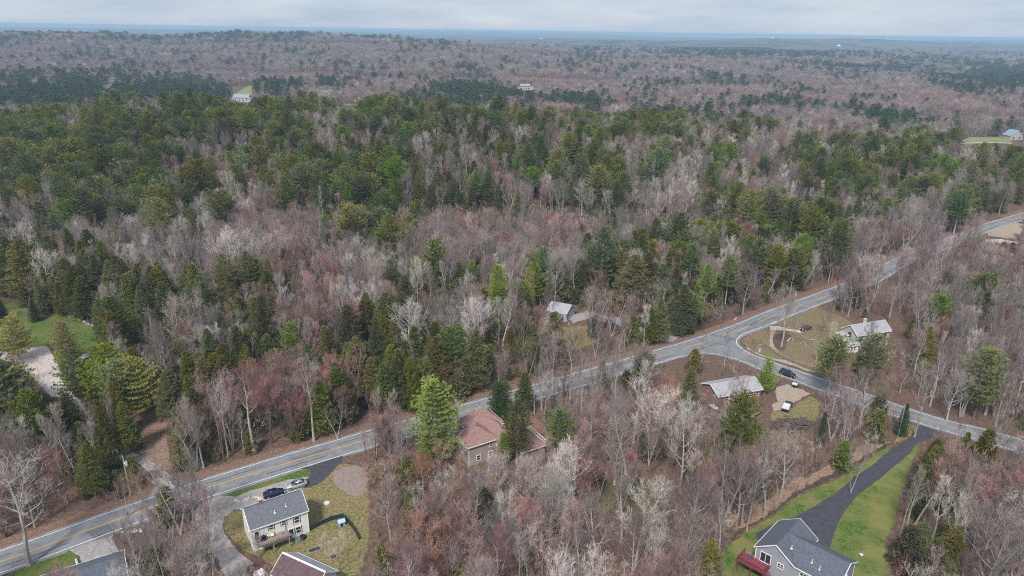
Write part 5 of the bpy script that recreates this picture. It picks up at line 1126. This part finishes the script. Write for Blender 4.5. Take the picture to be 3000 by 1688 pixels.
# ---- species map: (cx, cy, rx, ry) in photo pixels/1.165, weights
SPE = 'PHGRLO'
base_w = np.array([.055,.055,.50,.19,.14,.015])
REG = [
 (150,330,230,60,'P',6),(240,420,220,90,'P',9),(120,470,150,50,'P',5),(60,400,120,100,'P',4),(560,300,220,40,'P',8),(800,290,200,40,'P',8),(700,420,130,60,'P',6),(560,370,160,50,'P',4),
 (880,460,120,60,'P',4),(880,460,120,60,'H',3),(1200,380,270,60,'H',10),(1330,330,260,25,'P',5),(1150,430,160,50,'H',5),(1400,430,120,60,'P',5),(1400,430,120,60,'H',4),(1650,430,130,40,'P',9),
 (1560,320,240,14,'P',8),(1600,330,120,30,'P',4),(1640,470,140,50,'L',5),(1640,480,140,50,'G',5),(2050,400,250,30,'P',6),(2280,400,200,25,'P',9),(2150,440,100,40,'P',4),(1960,510,140,45,'P',9),(2060,580,120,45,'P',8),(1820,630,140,50,'P',7),(1900,640,120,60,'P',6),
 (1560,640,110,70,'H',10),(1900,740,160,50,'H',4),(1790,740,60,60,'P',4),(2280,500,90,40,'P',6),(2440,440,100,60,'P',8),(2520,480,80,60,'P',6),(1430,480,60,60,'P',4),(980,540,60,60,'P',6),(960,440,60,50,'P',4),
 (450,470,70,40,'P',6),(240,540,60,40,'P',7),(700,450,50,30,'P',5),(60,660,90,110,'H',12),(240,720,190,70,'H',9),(430,740,90,70,'H',5),(640,830,60,110,'H',8),(520,880,70,90,'G',4),(950,830,80,80,'H',8),(1020,930,330,60,'H',16),(1200,900,150,70,'H',12),
 (440,1060,80,90,'H',5),(260,1060,130,90,'H',8),(260,1060,130,90,'P',3),(240,1200,70,80,'H',9),(40,1000,60,80,'P',4),(560,1080,60,70,'H',4),(700,1060,120,60,'H',3),
 (500,420,60,30,'R',5),(560,440,60,40,'R',5),(720,500,70,40,'R',5),(650,560,80,40,'R',3),(840,500,60,40,'R',3),(1230,560,150,50,'R',4),(1200,540,100,40,'O',1.5),(1330,600,70,40,'R',4),(760,800,90,90,'R',7),(780,900,60,80,'R',6),(650,960,60,90,'R',6),(700,730,60,60,'R',4),
 (1550,750,60,50,'R',6),(2080,680,100,50,'R',4),(2450,620,120,60,'G',4),(2450,640,120,60,'R',4),(2250,600,150,60,'G',6),(2230,660,180,40,'L',2),(2300,780,160,90,'G',5),(2300,780,160,90,'R',2),(2500,820,90,120,'G',4),(2480,950,100,60,'G',3),
 (1000,1330,130,90,'R',8),(1180,1330,180,110,'R',4),(1000,1180,110,100,'R',8),(1000,1060,90,50,'R',7),(1450,1080,120,60,'R',6),(1320,990,100,50,'R',5),(1340,1220,100,60,'L',5),(1250,1180,150,60,'L',6),(1700,1150,120,80,'R',5),(1650,1090,140,60,'G',4),
 (1500,1000,250,60,'G',8),(1450,1340,240,110,'L',4),(1450,1340,240,110,'G',6),(1650,1280,120,80,'G',5),(1080,1420,200,60,'R',4),(1560,1280,60,60,'L',3),(2480,1330,120,110,'G',6),(2480,1260,120,110,'R',4),(2400,1150,120,60,'H',2.5),(2330,1370,70,70,'H',9),
 (2500,1130,100,50,'R',4),(2380,1000,130,70,'G',4),(2020,1120,120,60,'G',6),(1900,1200,80,60,'G',3),(1300,600,90,35,'G',5),(1100,600,120,50,'G',5),(380,600,200,60,'G',6),(450,560,150,60,'L',2),(300,650,100,40,'L',4),(620,500,60,40,'L',4),(480,850,130,80,'G',7),(430,870,90,80,'L',3),
 (1150,820,170,50,'L',4),(1560,820,90,60,'G',4),(1400,870,120,50,'G',5),(1450,830,60,40,'L',2),(40,1150,60,80,'R',4),(80,1230,80,60,'G',5),(100,560,150,60,'G',4),(120,540,150,50,'R',2),(1700,560,120,40,'G',4),(1650,540,60,30,'R',3),(1850,540,60,60,'R',2),(1560,470,60,30,'L',3),(350,1130,300,110,'H',3),(700,970,260,100,'H',2.2),(560,1010,200,110,'H',2),(650,1000,260,90,'R',3),(1150,1300,260,110,'R',3),(1450,1180,220,70,'R',2.5),(1750,730,220,50,'H',6),(2030,600,140,60,'H',4),(880,960,120,90,'R',4),(1350,1330,260,110,'R',3),(1650,1120,160,80,'R',3),(2500,1330,150,120,'R',3)]
REGF = [(440,235,115,22,'P',26),(110,228,110,20,'P',24),(120,250,130,20,'P',14),(200,192,110,9,'P',10),(600,228,90,8,'P',6),(690,225,40,14,'P',22),(1160,235,110,22,'P',24),(1270,285,70,22,'P',20),(1200,170,30,8,'P',8),(1560,300,190,12,'P',30),(1700,322,220,12,'P',26),(1880,308,60,10,'P',20),(2050,335,200,14,'P',26),(2180,335,180,12,'P',22),
 (2360,345,60,16,'P',30),(2200,168,140,8,'P',9),(2480,205,120,22,'P',26),(2450,175,150,12,'P',14),(1400,157,60,8,'P',8),(900,95,500,10,'P',4),(400,92,300,7,'P',3),(1750,205,80,14,'P',12),(2000,250,110,16,'P',14),(2150,265,60,14,'P',16),(2230,295,60,16,'P',16),(1450,250,60,20,'P',10),(1870,135,250,8,'P',7),(840,215,40,14,'P',8),
 (1350,193,130,12,'R',9),(1420,215,120,25,'R',5),(850,205,100,14,'R',8),(1850,230,220,25,'R',5),(2350,240,180,25,'R',6),(2380,270,150,25,'R',4),(1200,200,220,12,'R',6),(2050,270,90,20,'R',6),(1300,310,150,14,'R',5),(1550,280,100,12,'R',5),(560,215,60,10,'R',5),(800,235,50,10,'L',3),(200,210,80,6,'L',5),(330,235,60,20,'G',5),(2200,280,260,40,'G',5),(600,140,600,40,'G',5),(1200,300,180,20,'G',4)]
def species_weights(px, py, far, xy=None):
    w = np.tile(base_w if not far else np.array([.075,.0,.72,.17,.02,.0]), (len(px),1))
    X = px/1.165; Y = py/1.165
    for cx, cy, rx, ry, k, s in (REG + (REGF if far else [])):
        if far and (cx, cy, rx, ry, k, s) in REG: continue
        g_ = np.exp(-(((X-cx)/rx)**2 + ((Y-cy)/ry)**2)*1.1)
        w[:, SPE.index(k)] += s*g_*(dict(P=.33,H=.40,R=.27,G=.42,L=.36,O=.3)[k] if not far else .13)
    if not far: w[:,0] *= 1-.85*sst(1090, 1180, Y)
    if xy is not None:      # evergreens stand in clumps
        cl = np.sin(xy[0]/23+1.3*np.sin(xy[1]/31))*np.sin(xy[1]/27+1.1*np.sin(xy[0]/19)) if not far else np.sin(xy[0]/90+1.3*np.sin(xy[1]/140))*np.sin(xy[1]/120+1.5*np.sin(xy[0]/77))
        f_ = np.clip(.75 + 1.5*cl, .12, 2.4); w[:,0] *= f_; w[:,1] *= f_
    return w/w.sum(1, keepdims=True)
# areas that must stay open to view (photo pixels): the road, yards and roofs seen through gaps
CLEAR = [
 [(2180,1560),(2320,1560),(2320,1688),(2160,1688)],
 [(0,1590),(340,1478),(400,1490),(330,1560),(330,1620),(250,1688),(0,1688)],
 [(600,1395),(1020,1270),(1060,1330),(990,1380),(1100,1510),(1100,1560),(960,1688),(700,1688),(640,1560),(640,1480)],
 [(1180,1200),(1225,1195),(1290,1180),(1300,1215),(1230,1250)],
 [(1960,1005),(2100,955),(2420,845),(2440,860),(2400,905),(2520,940),(2650,925),(2650,1000),(2560,1010),(2420,1100),(2360,1120),(2050,1055),(1975,1050)],
 [(2680,1235),(2740,1265),(2650,1370),(2600,1560),(2620,1688),(2220,1688),(2200,1610),(2310,1540),(2530,1400),(2625,1310)],
 [(2270,1150),(2360,1140),(2380,1200),(2280,1215)],
 [(0,900),(90,915),(230,945),(310,1010),(290,1060),(240,1085),(150,1130),(60,1060),(0,1050)],
 [(400,1250),(490,1250),(500,1330),(420,1340)],[(410,1350),(500,1400),(480,1470),(430,1450)],
 [(2660,1170),(2900,1240),(2900,1290),(2700,1240)],[(2880,640),(2960,625),(2990,720),(2900,700),(2870,665)],
 [(2230,1210),(2400,1230),(2400,1270),(2240,1270)],
 [(675,250),(735,250),(738,300),(680,302)],[(1518,250),(1562,250),(1562,264),(1518,264)],[(2815,402),(3000,395),(3000,425),(2815,420)],[(1000,300),(1080,305),(1080,312),(1000,312)],[(1640,335),(1850,340),(1860,346),(1640,344)],
]
CLEAR = [np.array(c, float) for c in CLEAR]
SOFT = [(.9, [(1600,880),(1700,880),(1700,950),(1600,955)]), (.35, [(2090,1110),(2170,1090),(2230,1110),(2240,1150),(2130,1160)]), (.6, [(180,1130),(230,1190),(275,1270),(255,1270),(180,1180)]), (.5, [(1040,1262),(1300,1185),(1600,1100),(2000,990),(2000,1062),(1700,1140),(1430,1225),(1050,1340)]), (.5, [(2400,850),(2440,832),(2610,755),(2880,640),(2960,620),(2980,660),(2880,700),(2700,790),(2560,850),(2440,895)]),
 (.4, [(1330,1235),(1500,1210),(1600,1290),(1560,1340),(1340,1340)]), (.75, [(2430,1100),(2700,1180),(3000,1270),(3000,1335),(2700,1250),(2430,1150)]), (.6, [(1760,1380),(1950,1380),(1950,1560),(1760,1560)]), (.5, [(1780,1180),(2080,1100),(2090,1180),(1800,1240)]), (.85, [(390,1180),(500,1180),(500,1320),(390,1340)])]
SOFT = [(p_, np.array(c, float)) for p_, c in SOFT]
def inside(poly, x, y):
    r_ = np.zeros(len(x), bool); n = len(poly); j = n-1
    for i in range(n):
        xi, yi = poly[i]; xj, yj = poly[j]
        c = ((yi > y) != (yj > y)) & (x < (xj-xi)*(y-yi)/((yj-yi) if yj != yi else 1e-9)+xi); r_ ^= c; j = i
    return r_
def scatter(r0, r1, sp, rg, jit=.75):
    n = int(r1/sp)+2; I, J = np.meshgrid(np.arange(-n, n), np.arange(0, n)); X = (I+.5*(J % 2)).ravel()*sp; Y = J.ravel()*sp*.87
    X = X + rg.uniform(-jit, jit, len(X))*sp*.6; Y = Y + rg.uniform(-jit, jit, len(Y))*sp*.6
    r_ = np.hypot(X, Y); ok = (r_ >= r0) & (r_ < r1) & (np.abs(X) < Y*.98+10); X, Y = X[ok], Y[ok]
    px, py = project(X, Y, ground(X, Y)+9); ok = (px > -170) & (px < PW+170) & (py < PH+170) & (Y > 60)
    return X[ok], Y[ok]
def cull(X, Y, Hh, sw, mask_clear=True):
    ok = np.ones(len(X), bool)
    for e in EXCL: ok &= ~inside(e, X, Y)
    Z = ground(X, Y)
    if mask_clear:
        for f in (.15, .35, .55, .75, .95):
            for s_ in (-1, 0, 1):
                a, b = project(X + s_*sw*.55, Y, Z + Hh*f)
                for c in CLEAR:
                    m = (b < c[:,1].max()) & (b > c[:,1].min()) & (a < c[:,0].max()) & (a > c[:,0].min())
                    if m.any(): ok &= ~(m & inside(c, a, b))
                for ip_, (p_, c) in enumerate(SOFT): ok &= ~(inside(c, a, b) & (np.modf(np.abs(np.sin(X*12.9898+Y*78.233+ip_)*43758.5))[0] < p_))
    return ok
road_poly = np.array([(p.x, p.y) for p in offset(main_far, 3.0)+offset(main_far, -ROADW-1.6)[::-1]]); EXCL.append(road_poly)
sp_ = offset(side_far, 2.5)+offset(side_near, -2.5)[::-1]; EXCL.append(np.array([(p.x, p.y) for p in sp_]))
rg = np.random.default_rng(11)
trees = []      # x, y, z, h, sw, species, variant, rz, dist, px, py
def populate(r0, r1, sp, far):
    X, Y = scatter(r0, r1, sp, rg); Z = ground(X, Y); px, py = project(X, Y, Z+11)
    w = species_weights(px, py, far, (X, Y)); u = rg.random(len(X)); cw = np.cumsum(w, 1); k = np.minimum((u[:,None] > cw).sum(1), 5)
    hb = np.array([18.0, 14.0, 14.5, 13.5, 14.5, 9.0])[k]*np.clip(rg.normal(1, .19, len(X)), .55, 1.45)
    if far: hb *= .9
    sw = np.clip(rg.normal(1, .13, len(X)), .7, 1.35)
    cw_ = np.array([5., 3.4, 4.2, 4.2, 4.2, 3.])[k]*sw
    ok = cull(X, Y, hb, cw_)
    # keep clear of the trees placed by hand
    P = np.array(PLACED)
    if r0 < 900:
        d = np.hypot(X[:,None]-P[None,:,0], Y[:,None]-P[None,:,1]); ok &= (d > P[None,:,2]+.8).all(1)
        rr_ = np.hypot(X, Y); luck = rg.random(len(X)) < .9
        for f_, wf in ((.98, .15), (.8, .6), (.6, .85), (.4, .6)):
            ca, cb_ = project(X, Y, Z + hb*f_); hwp = FPX*cw_*wf/rr_*.85
            for hx, hy0, hy1, hw_, hd, ev in HBOX: ok &= ~((np.abs(ca-hx) < hw_*(.8 if ev else .5)+hwp*(1 if ev else .6)) & (cb_ > hy0) & (cb_ < (hy1 if ev else hy0*.5+hy1*.5)) & (rr_ < hd) & luck)
    # thin out the lower centre, where the ground shows
    qx, qy = px/1.165, py/1.165
    thin = .12*np.exp(-(((qx-1650)/320)**2+((qy-1180)/110)**2)) + .1*np.exp(-(((qx-2000)/150)**2+((qy-1180)/100)**2))
    ok &= rg.random(len(X)) > thin
    ok &= rg.random(len(X)) < np.array([.6,.8,1,1,1,1] if not far else [.6,1,1,1,1,1])[k]
    idx = np.nonzero(ok)[0]
    for i in idx: trees.append((X[i], Y[i], Z[i], hb[i], sw[i], SPE[k[i]], int(rg.integers(0, 60)), rg.uniform(0, 6.28), math.hypot(X[i], Y[i]), px[i], py[i]))
populate(82, 190, 3.95, False); populate(190, 340, 4.3, False); populate(340, 760, 5.6, False)
for side, x0, x1, dmin, dmax, gap in ((-1, 1010, 1800, 8.3, 15, 1.2), (-1, 2420, 2760, 8.4, 14, 1.8), (1, 1000, 1900, 3.6, 7, 3.2), (1, 2420, 2860, 3.4, 8, 2.6), (1, 560, 980, 3.8, 7, 4.5)):
    for p in resample(main_far, gap, False):
        d_ = rg.uniform(dmin, dmax) * (1 if side > 0 else -1); p2 = p + Vector((rg.normal()*1.0 - .55*d_, .83*d_ + rg.normal()*.6, 0)); a_, b_ = project(p2.x, p2.y, 5)
        if x0 < a_ < x1:
            k_ = rg.choice(5, p=[.01,.01,.53,.33,.12]); h_ = rg.uniform(8.5, 13.5); X1, Y1 = np.array([p2.x]), np.array([p2.y])
            if cull(X1, Y1, np.array([h_]), np.array([1.5]))[0] and all((p2.x-q_[0])**2+(p2.y-q_[1])**2 > 2.2 for q_ in PLACED):
                v_ = int(rg.choice([2,5,7,3])) if k_ > 1 else int(rg.integers(0, 4))
                trees.append((p2.x, p2.y, float(ground(p2.x, p2.y)), h_, rg.uniform(.75,1.05), 'PHGRL'[k_], v_, rg.uniform(0,6.28), math.hypot(p2.x, p2.y), float(a_), float(b_)))
n_near = len(trees)
print('near trees', n_near)

# ---- the 300 nearest of each kind stand as single things; labels come from where they stand
LM = [(830,1500,'the white house'),(760,1420,'the two parked sedans'),(1450,1270,'the red-roofed house'),(1640,915,'the small grey house'),(2560,980,'the pale grey house'),(2160,1130,'the ranch house'),(2330,1235,'the brush pile'),(2310,1095,'the black car'),(2380,1600,'the maroon deck'),(2520,1450,'the black driveway'),
 (150,1000,'the left lawn'),(240,1040,'the covered boat'),(370,1380,'the leftmost utility pole'),(450,1290,'the leafy clearing'),(1290,1200,'the bright green pine'),(2230,1080,'the rail fence'),(1790,880,'the pink-red maple'),(1760,720,'the giant dark pine'),(2280,600,'the trunk-showing pines'),(2830,620,'the big olive pine'),(2890,850,'the large lone pine'),(2100,1000,'the road junction'),
 (1200,930,'the three pale oaks'),(980,1040,'the salmon pointed tree'),(740,1130,'the coral red maple'),(850,830,'the round yellow-green pine'),(690,770,'the two matching pines'),(330,830,'the columnar hemlock'),(60,750,'the near-black hemlock'),(290,620,'the upper left pine stand'),(700,560,'the silvery rounded tree'),(1140,680,'the tall layered pine'),(1180,500,'the white-limbed forked tree'),(1450,430,'the olive hemlock hill'),(1700,500,'the pine among hemlocks'),(1950,560,'the right pale grove'),
 (500,350,'the left pine crest'),(1000,340,'the right pine crest'),(1560,700,'the grey middle wood'),(2700,780,'the far road bend'),(1450,1450,'the white rounded crown'),(1700,1500,'the lower middle wood'),(1980,1300,'the very tall green pine'),(2720,1550,'the white-stemmed trees'),(2900,1500,'the lower right corner'),(2800,1230,'the end of the side road'),(1100,1600,'the garden beds'),(2770,1090,'the right silvery crown'),(80,1300,'the left edge'),(150,1550,'the big roadside oak'),(1550,800,'the round-topped pine')]
def where(px, py):
    ds = sorted((math.hypot((px-a)/1.3, py-b), n_, a, b) for a, b, n_ in LM); d, n_, a, b = ds[0]; dx, dy = px-a, py-b
    if d < 45: return 'close to ' + n_
    if abs(dx) > abs(dy)*1.3: s_ = 'right of ' if dx > 0 else 'left of '
    else: s_ = 'in front of ' if dy > 0 else 'behind '
    return s_ + n_
caps = dict(P=300, H=240, G=300, R=260, L=220, O=60); byk = {k: [] for k in SPE}
for t in trees:
    if -60 < t[9] < PW+60 and t[10] < PH+90: byk[t[5]].append(t)
single = set(); DESC = dict(P='green pine', H='olive hemlock', G='grey leafless tree', R='reddish leafless maple', L='pale leafless tree', O='russet leafless tree')
ORD = 'zero first second third fourth fifth sixth seventh eighth ninth tenth eleventh twelfth thirteenth fourteenth fifteenth sixteenth seventeenth eighteenth nineteenth twentieth'.split() + ['farther one']*40
for k in SPE:
    L_ = sorted(byk[k], key=lambda t: t[8])[:caps[k]]; names = {}
    for t in L_:
        single.add(id(t))
        sz = 'tall ' if t[3] > {'P':19.5,'H':15.2,'G':15.8,'R':14.8,'L':15.8,'O':9.8}[k] else 'short ' if t[3] < {'P':16.2,'H':12.6,'G':13.0,'R':12.0,'L':13.0,'O':8}[k] else ''
        wd = 'broad ' if t[4] > 1.1 else 'slender ' if t[4] < .9 else ''
        names.setdefault(sz+wd+DESC[k]+' '+where(t[9], t[10]), []).append(t)
    for nm, ts in names.items():
        ts.sort(key=lambda t: t[9])
        for i, t in enumerate(ts):
            lab = nm if len(ts) == 1 else f"{nm}, {ORD[i+1]} from left"
            v_ = t[6] % (4 if k == 'H' else len(LIB[k]['items']))
            o = inst(k, v_, t[0], t[1], t[2]-.1, t[3], t[7], t[4]); tag(o, lab[0].lower()+lab[1:], CAT[k], GROUPS[k])
rest = [t for t in trees if id(t) not in single]
print('single', len(single), 'rest', len(rest))

# ---- everything farther off is woodland: instances on a cloud of points
def gn_points(name, label, recs, protos, kind='stuff'):
    """recs: x, y, z, scale, width, rz, variant"""
    col = bpy.data.collections.new(name + '_kit')
    for i, me in enumerate(protos):
        o = bpy.data.objects.new('%s_kit_%02d' % (name, i), me); col.objects.link(o)
    A = np.array(recs, float); me = bpy.data.meshes.new(name); me.vertices.add(len(A)); me.vertices.foreach_set('co', A[:,:3].astype(np.float32).ravel())
    for nm, ty in (('rot','FLOAT_VECTOR'),('scl','FLOAT_VECTOR'),('idx','INT')): me.attributes.new(nm, ty, 'POINT')
    z = np.zeros(len(A)); me.attributes['rot'].data.foreach_set('vector', np.stack([z, z, A[:,5]],1).astype(np.float32).ravel())
    me.attributes['scl'].data.foreach_set('vector', np.stack([A[:,3]*A[:,4], A[:,3]*A[:,4], A[:,3]],1).astype(np.float32).ravel())
    me.attributes['idx'].data.foreach_set('value', A[:,6].astype(np.int32))
    o = bpy.data.objects.new(name, me); C.objects.link(o); tag(o, label, None, None, kind)
    ng = bpy.data.node_groups.new(name, 'GeometryNodeTree')
    ng.interface.new_socket('Geometry', in_out='INPUT', socket_type='NodeSocketGeometry'); ng.interface.new_socket('Geometry', in_out='OUTPUT', socket_type='NodeSocketGeometry')
    n = ng.nodes; l = ng.links; gi = n.new('NodeGroupInput'); g2 = n.new('NodeGroupOutput')
    ci = n.new('GeometryNodeCollectionInfo'); ci.inputs['Collection'].default_value = col; ci.inputs['Separate Children'].default_value = True; ci.inputs['Reset Children'].default_value = True
    ip = n.new('GeometryNodeInstanceOnPoints'); ip.inputs['Pick Instance'].default_value = True
    def attr(nm, ty):
        a = n.new('GeometryNodeInputNamedAttribute'); a.data_type = ty; a.inputs['Name'].default_value = nm; return a.outputs['Attribute']
    l.new(gi.outputs[0], ip.inputs['Points']); l.new(ci.outputs[0], ip.inputs['Instance']); l.new(attr('idx','INT'), ip.inputs['Instance Index'])
    er = n.new('FunctionNodeEulerToRotation'); l.new(attr('rot','FLOAT_VECTOR'), er.inputs[0]); l.new(er.outputs[0], ip.inputs['Rotation']); l.new(attr('scl','FLOAT_VECTOR'), ip.inputs['Scale'])
    l.new(ip.outputs[0], g2.inputs[0]); md = o.modifiers.new('woodland', 'NODES'); md.node_group = ng
    return o
# ordered kit: mid-distance uses the full trees, far uses light ones
def light_conifer(seed, H, rad, first, kind): return conifer(seed, H, rad, first, kind, step=1.5, nb=4, blade=(1.5,.55), per=2, dens=.4)
def light_bare(seed, H=16., w=4.6, n=330):
    rg = np.random.default_rng(seed); wood = MB(); wood.tube([(0,0,0),(0,0,H*.5),(0,0,H*.8)], [.2,.13,.05], 4, cap=False)
    u = norm(rg.normal(size=(n,3))); r_ = rg.random(n)**.4; c = u*r_[:,None]*np.array([w*.8, w*.8, H*.3]) + np.array([0,0,H*.62]); c[:,2] = np.maximum(c[:,2], H*.25)
    d = norm(u*np.array([1,1,.5])*.8 + np.array([0,0,.9]) + rg.normal(size=(n,3))*.25); return wood, slivers(c, d, rg.uniform(1.2,2.6,n), np.full(n,.17), rg)
def join_kit(key, items, tag_):
    cm, bm_ = LIB[key]['mats']; cm = FARM.get(key, cm) if tag_ == 'far' else cm; return [tri_mesh('kit_%s_%s_%d' % (tag_, key, i), V, [cm, bm_], wood) for i, (wood, V) in enumerate(items)]
near_items = dict(P=pines, H=hems[:4], G=bares, R=bares, L=bares, O=bares[:4])
fp = [light_conifer(70+i, 19, 5+.3*i, .25+.05*i, 'pine') for i in range(3)]; fh = [light_conifer(80+i, 15, 3.5, .1, 'hemlock') for i in range(2)]; fb = [light_bare(90+i) for i in range(4)]
FARM = dict(P=M_dark)
far_items = dict(P=fp, H=fh, G=fb, R=fb, L=fb, O=fb[:2])
WOODN = dict(P=('pine_woodland','green pines of the farther woods'), H=('hemlock_woodland','olive hemlocks of the farther woods'), G=('bare_woodland','grey leafless trees of the farther woods'), R=('maple_woodland','reddish leafless maples of the farther woods'), L=('pale_woodland','pale leafless trees of the farther woods'), O=('russet_woodland','russet trees of the farther woods'))
trees = []
populate(760, 1500, 6.8, True); populate(1500, 2500, 9.0, True); populate(2500, 4600, 13, True)
print('far trees', len(trees))
for k in SPE:
    kit = join_kit(k, near_items[k], 'near'); nn = len(kit); kit += join_kit(k, far_items[k], 'far'); nf = len(kit)-nn
    recs = [(t[0],t[1],t[2]-.1,t[3]/REF[k],t[4],t[7],t[6]%nn) for t in rest if t[5] == k]
    recs += [(t[0],t[1],t[2]-.1,t[3]/REF[k]*(1.15 if t[8] > 2500 else 1),t[4]*(1.1 if t[8] < 1500 else 1.35 if t[8] < 2500 else 1.9),t[7],nn+t[6]%nf) for t in trees if t[5] == k]
    if recs: gn_points(WOODN[k][0], WOODN[k][1], recs, kit)
# undergrowth: thin saplings and brush between the near trees
ug = [bare_tree(200+i, 5.5, .3, .15, 6, dens=.55, tw=.03, lvl=2, forks=3) for i in range(3)]
ugk = [tri_mesh('kit_brush_%d' % i, V, [M_twig[c_], M_barkd], wood) for i, (wood, V) in enumerate(ug) for c_ in 'GRL'] 
X, Y = scatter(84, 420, 3.2, rg); ok = cull(X, Y, np.full(len(X), 3.0), np.full(len(X), 1.0)); ok &= rg.random(len(X)) < .68; X, Y = X[ok], Y[ok]
gn_points('undergrowth', 'thin leafless saplings and brush on the forest floor', [(x, y, float(ground(x, y))-.05, rg.uniform(.45,1.5), rg.uniform(.7,1.3), rg.uniform(0,6.28), rg.integers(0, len(ugk))) for x, y in zip(X, Y)], ugk)
ew = [conifer(220+i, 4.0, 1.5, .05, 'hemlock', step=.3, nb=6, blade=(.34,.12), per=3) for i in range(2)]
ewk = [tri_mesh('kit_ever_%d' % i, V, [M_hem, M_barkd], wood) for i, (wood, V) in enumerate(ew)]
X, Y = scatter(84, 460, 5.6, rg); px, py = project(X, Y, 2.0); w = species_weights(px, py, False); ok = cull(X, Y, np.full(len(X), 3.0), np.full(len(X), 1.2)); ok &= rg.random(len(X)) < .07+1.5*w[:,1]; X, Y = X[ok], Y[ok]
gn_points('evergreen_undergrowth', 'low dark evergreen seedlings under the trees', [(x, y, float(ground(x, y))-.05, rg.uniform(.6,2.3), rg.uniform(.8,1.1), rg.uniform(0,6.28), rg.integers(0, len(ewk))) for x, y in zip(X, Y)], ewk)

# ---- beyond four kilometres the woods are one rough canopy
M_can = mat('far_canopy', (.11,.09,.085), 1, (.04,.055,.03), .004, 6, spec=0, lo=.47, hi=.6, var2=(.15,.11,.105), scale2=.012)
rr = np.geomspace(4200, 44000, 300); cc_ = np.linspace(-1, 1, 500); YY = np.repeat(rr[:,None], 500, 1); XX = cc_[None,:]*YY*.92
ZZ = ground(XX, YY) + 9 + 5*rg.random(XX.shape) 
bayA = sst(-.02,.03, XX/YY-.16)*(1-sst(0,.04, XX/YY-.50)); wetA = ((YY > 15500)&(YY < 21500)&(bayA > .5)); wetB = (YY > 7900)&(YY < 9200)&(XX/YY > .66+.02*np.sin(YY/200))
ZZ[wetA|wetB] = -30
nc = 500; v = np.stack([XX,YY,ZZ],-1).reshape(-1,3); f = [(i*nc+j, i*nc+j+1, (i+1)*nc+j+1, (i+1)*nc+j) for i in range(len(rr)-1) for j in range(nc-1)]
me = bpy.data.meshes.new('far_woods'); me.from_pydata(v.tolist(), [], f); me.materials.append(M_can); o = bpy.data.objects.new('far_woods', me); C.objects.link(o); tag(o, 'blue-hazed woods reaching to the horizon', None, None, 'stuff')
M_water = mat('bay_water', (.5,.55,.6), .25, spec=.6)
for pts, z in (([(2200,15300),(11500,15300),(15500,21800),(2800,21800)], 9), ([(5300,7850),(9800,7850),(11500,9250),(6200,9250)], 7)):
    mb = MB(); mb.add([(x, y, z) for x, y in pts], [(0,1,2,3)]); struct(mb.obj('bay_water', M_water), 'pale water of a distant bay')
# far landmarks
def tower(label, px, py, h, r_, D, kind='water_tower'):
    dx, dy, dz = ray(px, py); x, y = dx*D, dy*D; z = float(ground(x, y))+8; o = thing(kind, label, 'tower', (x, y, z), 0); mb = MB()
    if kind == 'water_tower':
        mb.tube([(0,0,0),(0,0,h-r_)], r_*.3, 8); mb.obj('leg', M_white, o); mb = MB(); mb.tube([(0,0,h-r_*1.6),(0,0,h-r_*.9),(0,0,h-r_*.3),(0,0,h)], [r_*.4, r_, r_, r_*.3], 12); mb.obj('tank', M_white, o)
    else:
        for a in range(4): mb.tube([(r_*math.cos(a*1.57), r_*math.sin(a*1.57), 0), (r_*.25*math.cos(a*1.57), r_*.25*math.sin(a*1.57), h)], 1.1, 4)
        for k in range(8): t = k/8; s_ = r_*(1-.75*t); mb.box(-s_*.7, -.5, h*t, s_*.7, .5, h*t+1.5)
        mb.obj('mast', mat('tower_steel', (.25,.27,.3), .6), o); mb = MB(); mb.box(-r_*.5,-r_*.5,h-8,r_*.5,r_*.5,h); mb.obj('cabin', MATS['tower_steel'], o)
tower('lone dark lattice tower on the hazy horizon at the far right', 2888, 130, 62, 8, 6800, 'lattice_tower')
tower('tiny white tank on the blue ridge right of centre', 2263, 118, 22, 11, 6100); tower('tiny white tank on the hazy plain near the centre', 1587, 104, 26, 12, 7200); tower('tiny white dome among blue woods at right', 2455, 146, 14, 14, 4700)
# thin blue air
HAZE = 1.45e-4
mb = MB(); mb.box(-46000, -500, -45, 46000, 47000, 93)
me = bpy.data.meshes.new('haze'); me.from_pydata(mb.v, [], mb.f); hm = bpy.data.materials.new('blue_air'); hm.use_nodes = True; n = hm.node_tree.nodes; l = hm.node_tree.links
n.remove(n['Principled BSDF']); pv = n.new('ShaderNodeVolumePrincipled'); pv.inputs['Color'].default_value = (.52, .75, .96, 1); pv.inputs['Density'].default_value = HAZE; pv.inputs['Anisotropy'].default_value = 0.0
l.new(pv.outputs[0], n['Material Output'].inputs['Volume']); me.materials.append(hm); ho = bpy.data.objects.new('haze', me); C.objects.link(ho); tag(ho, None, None, None, 'stuff')
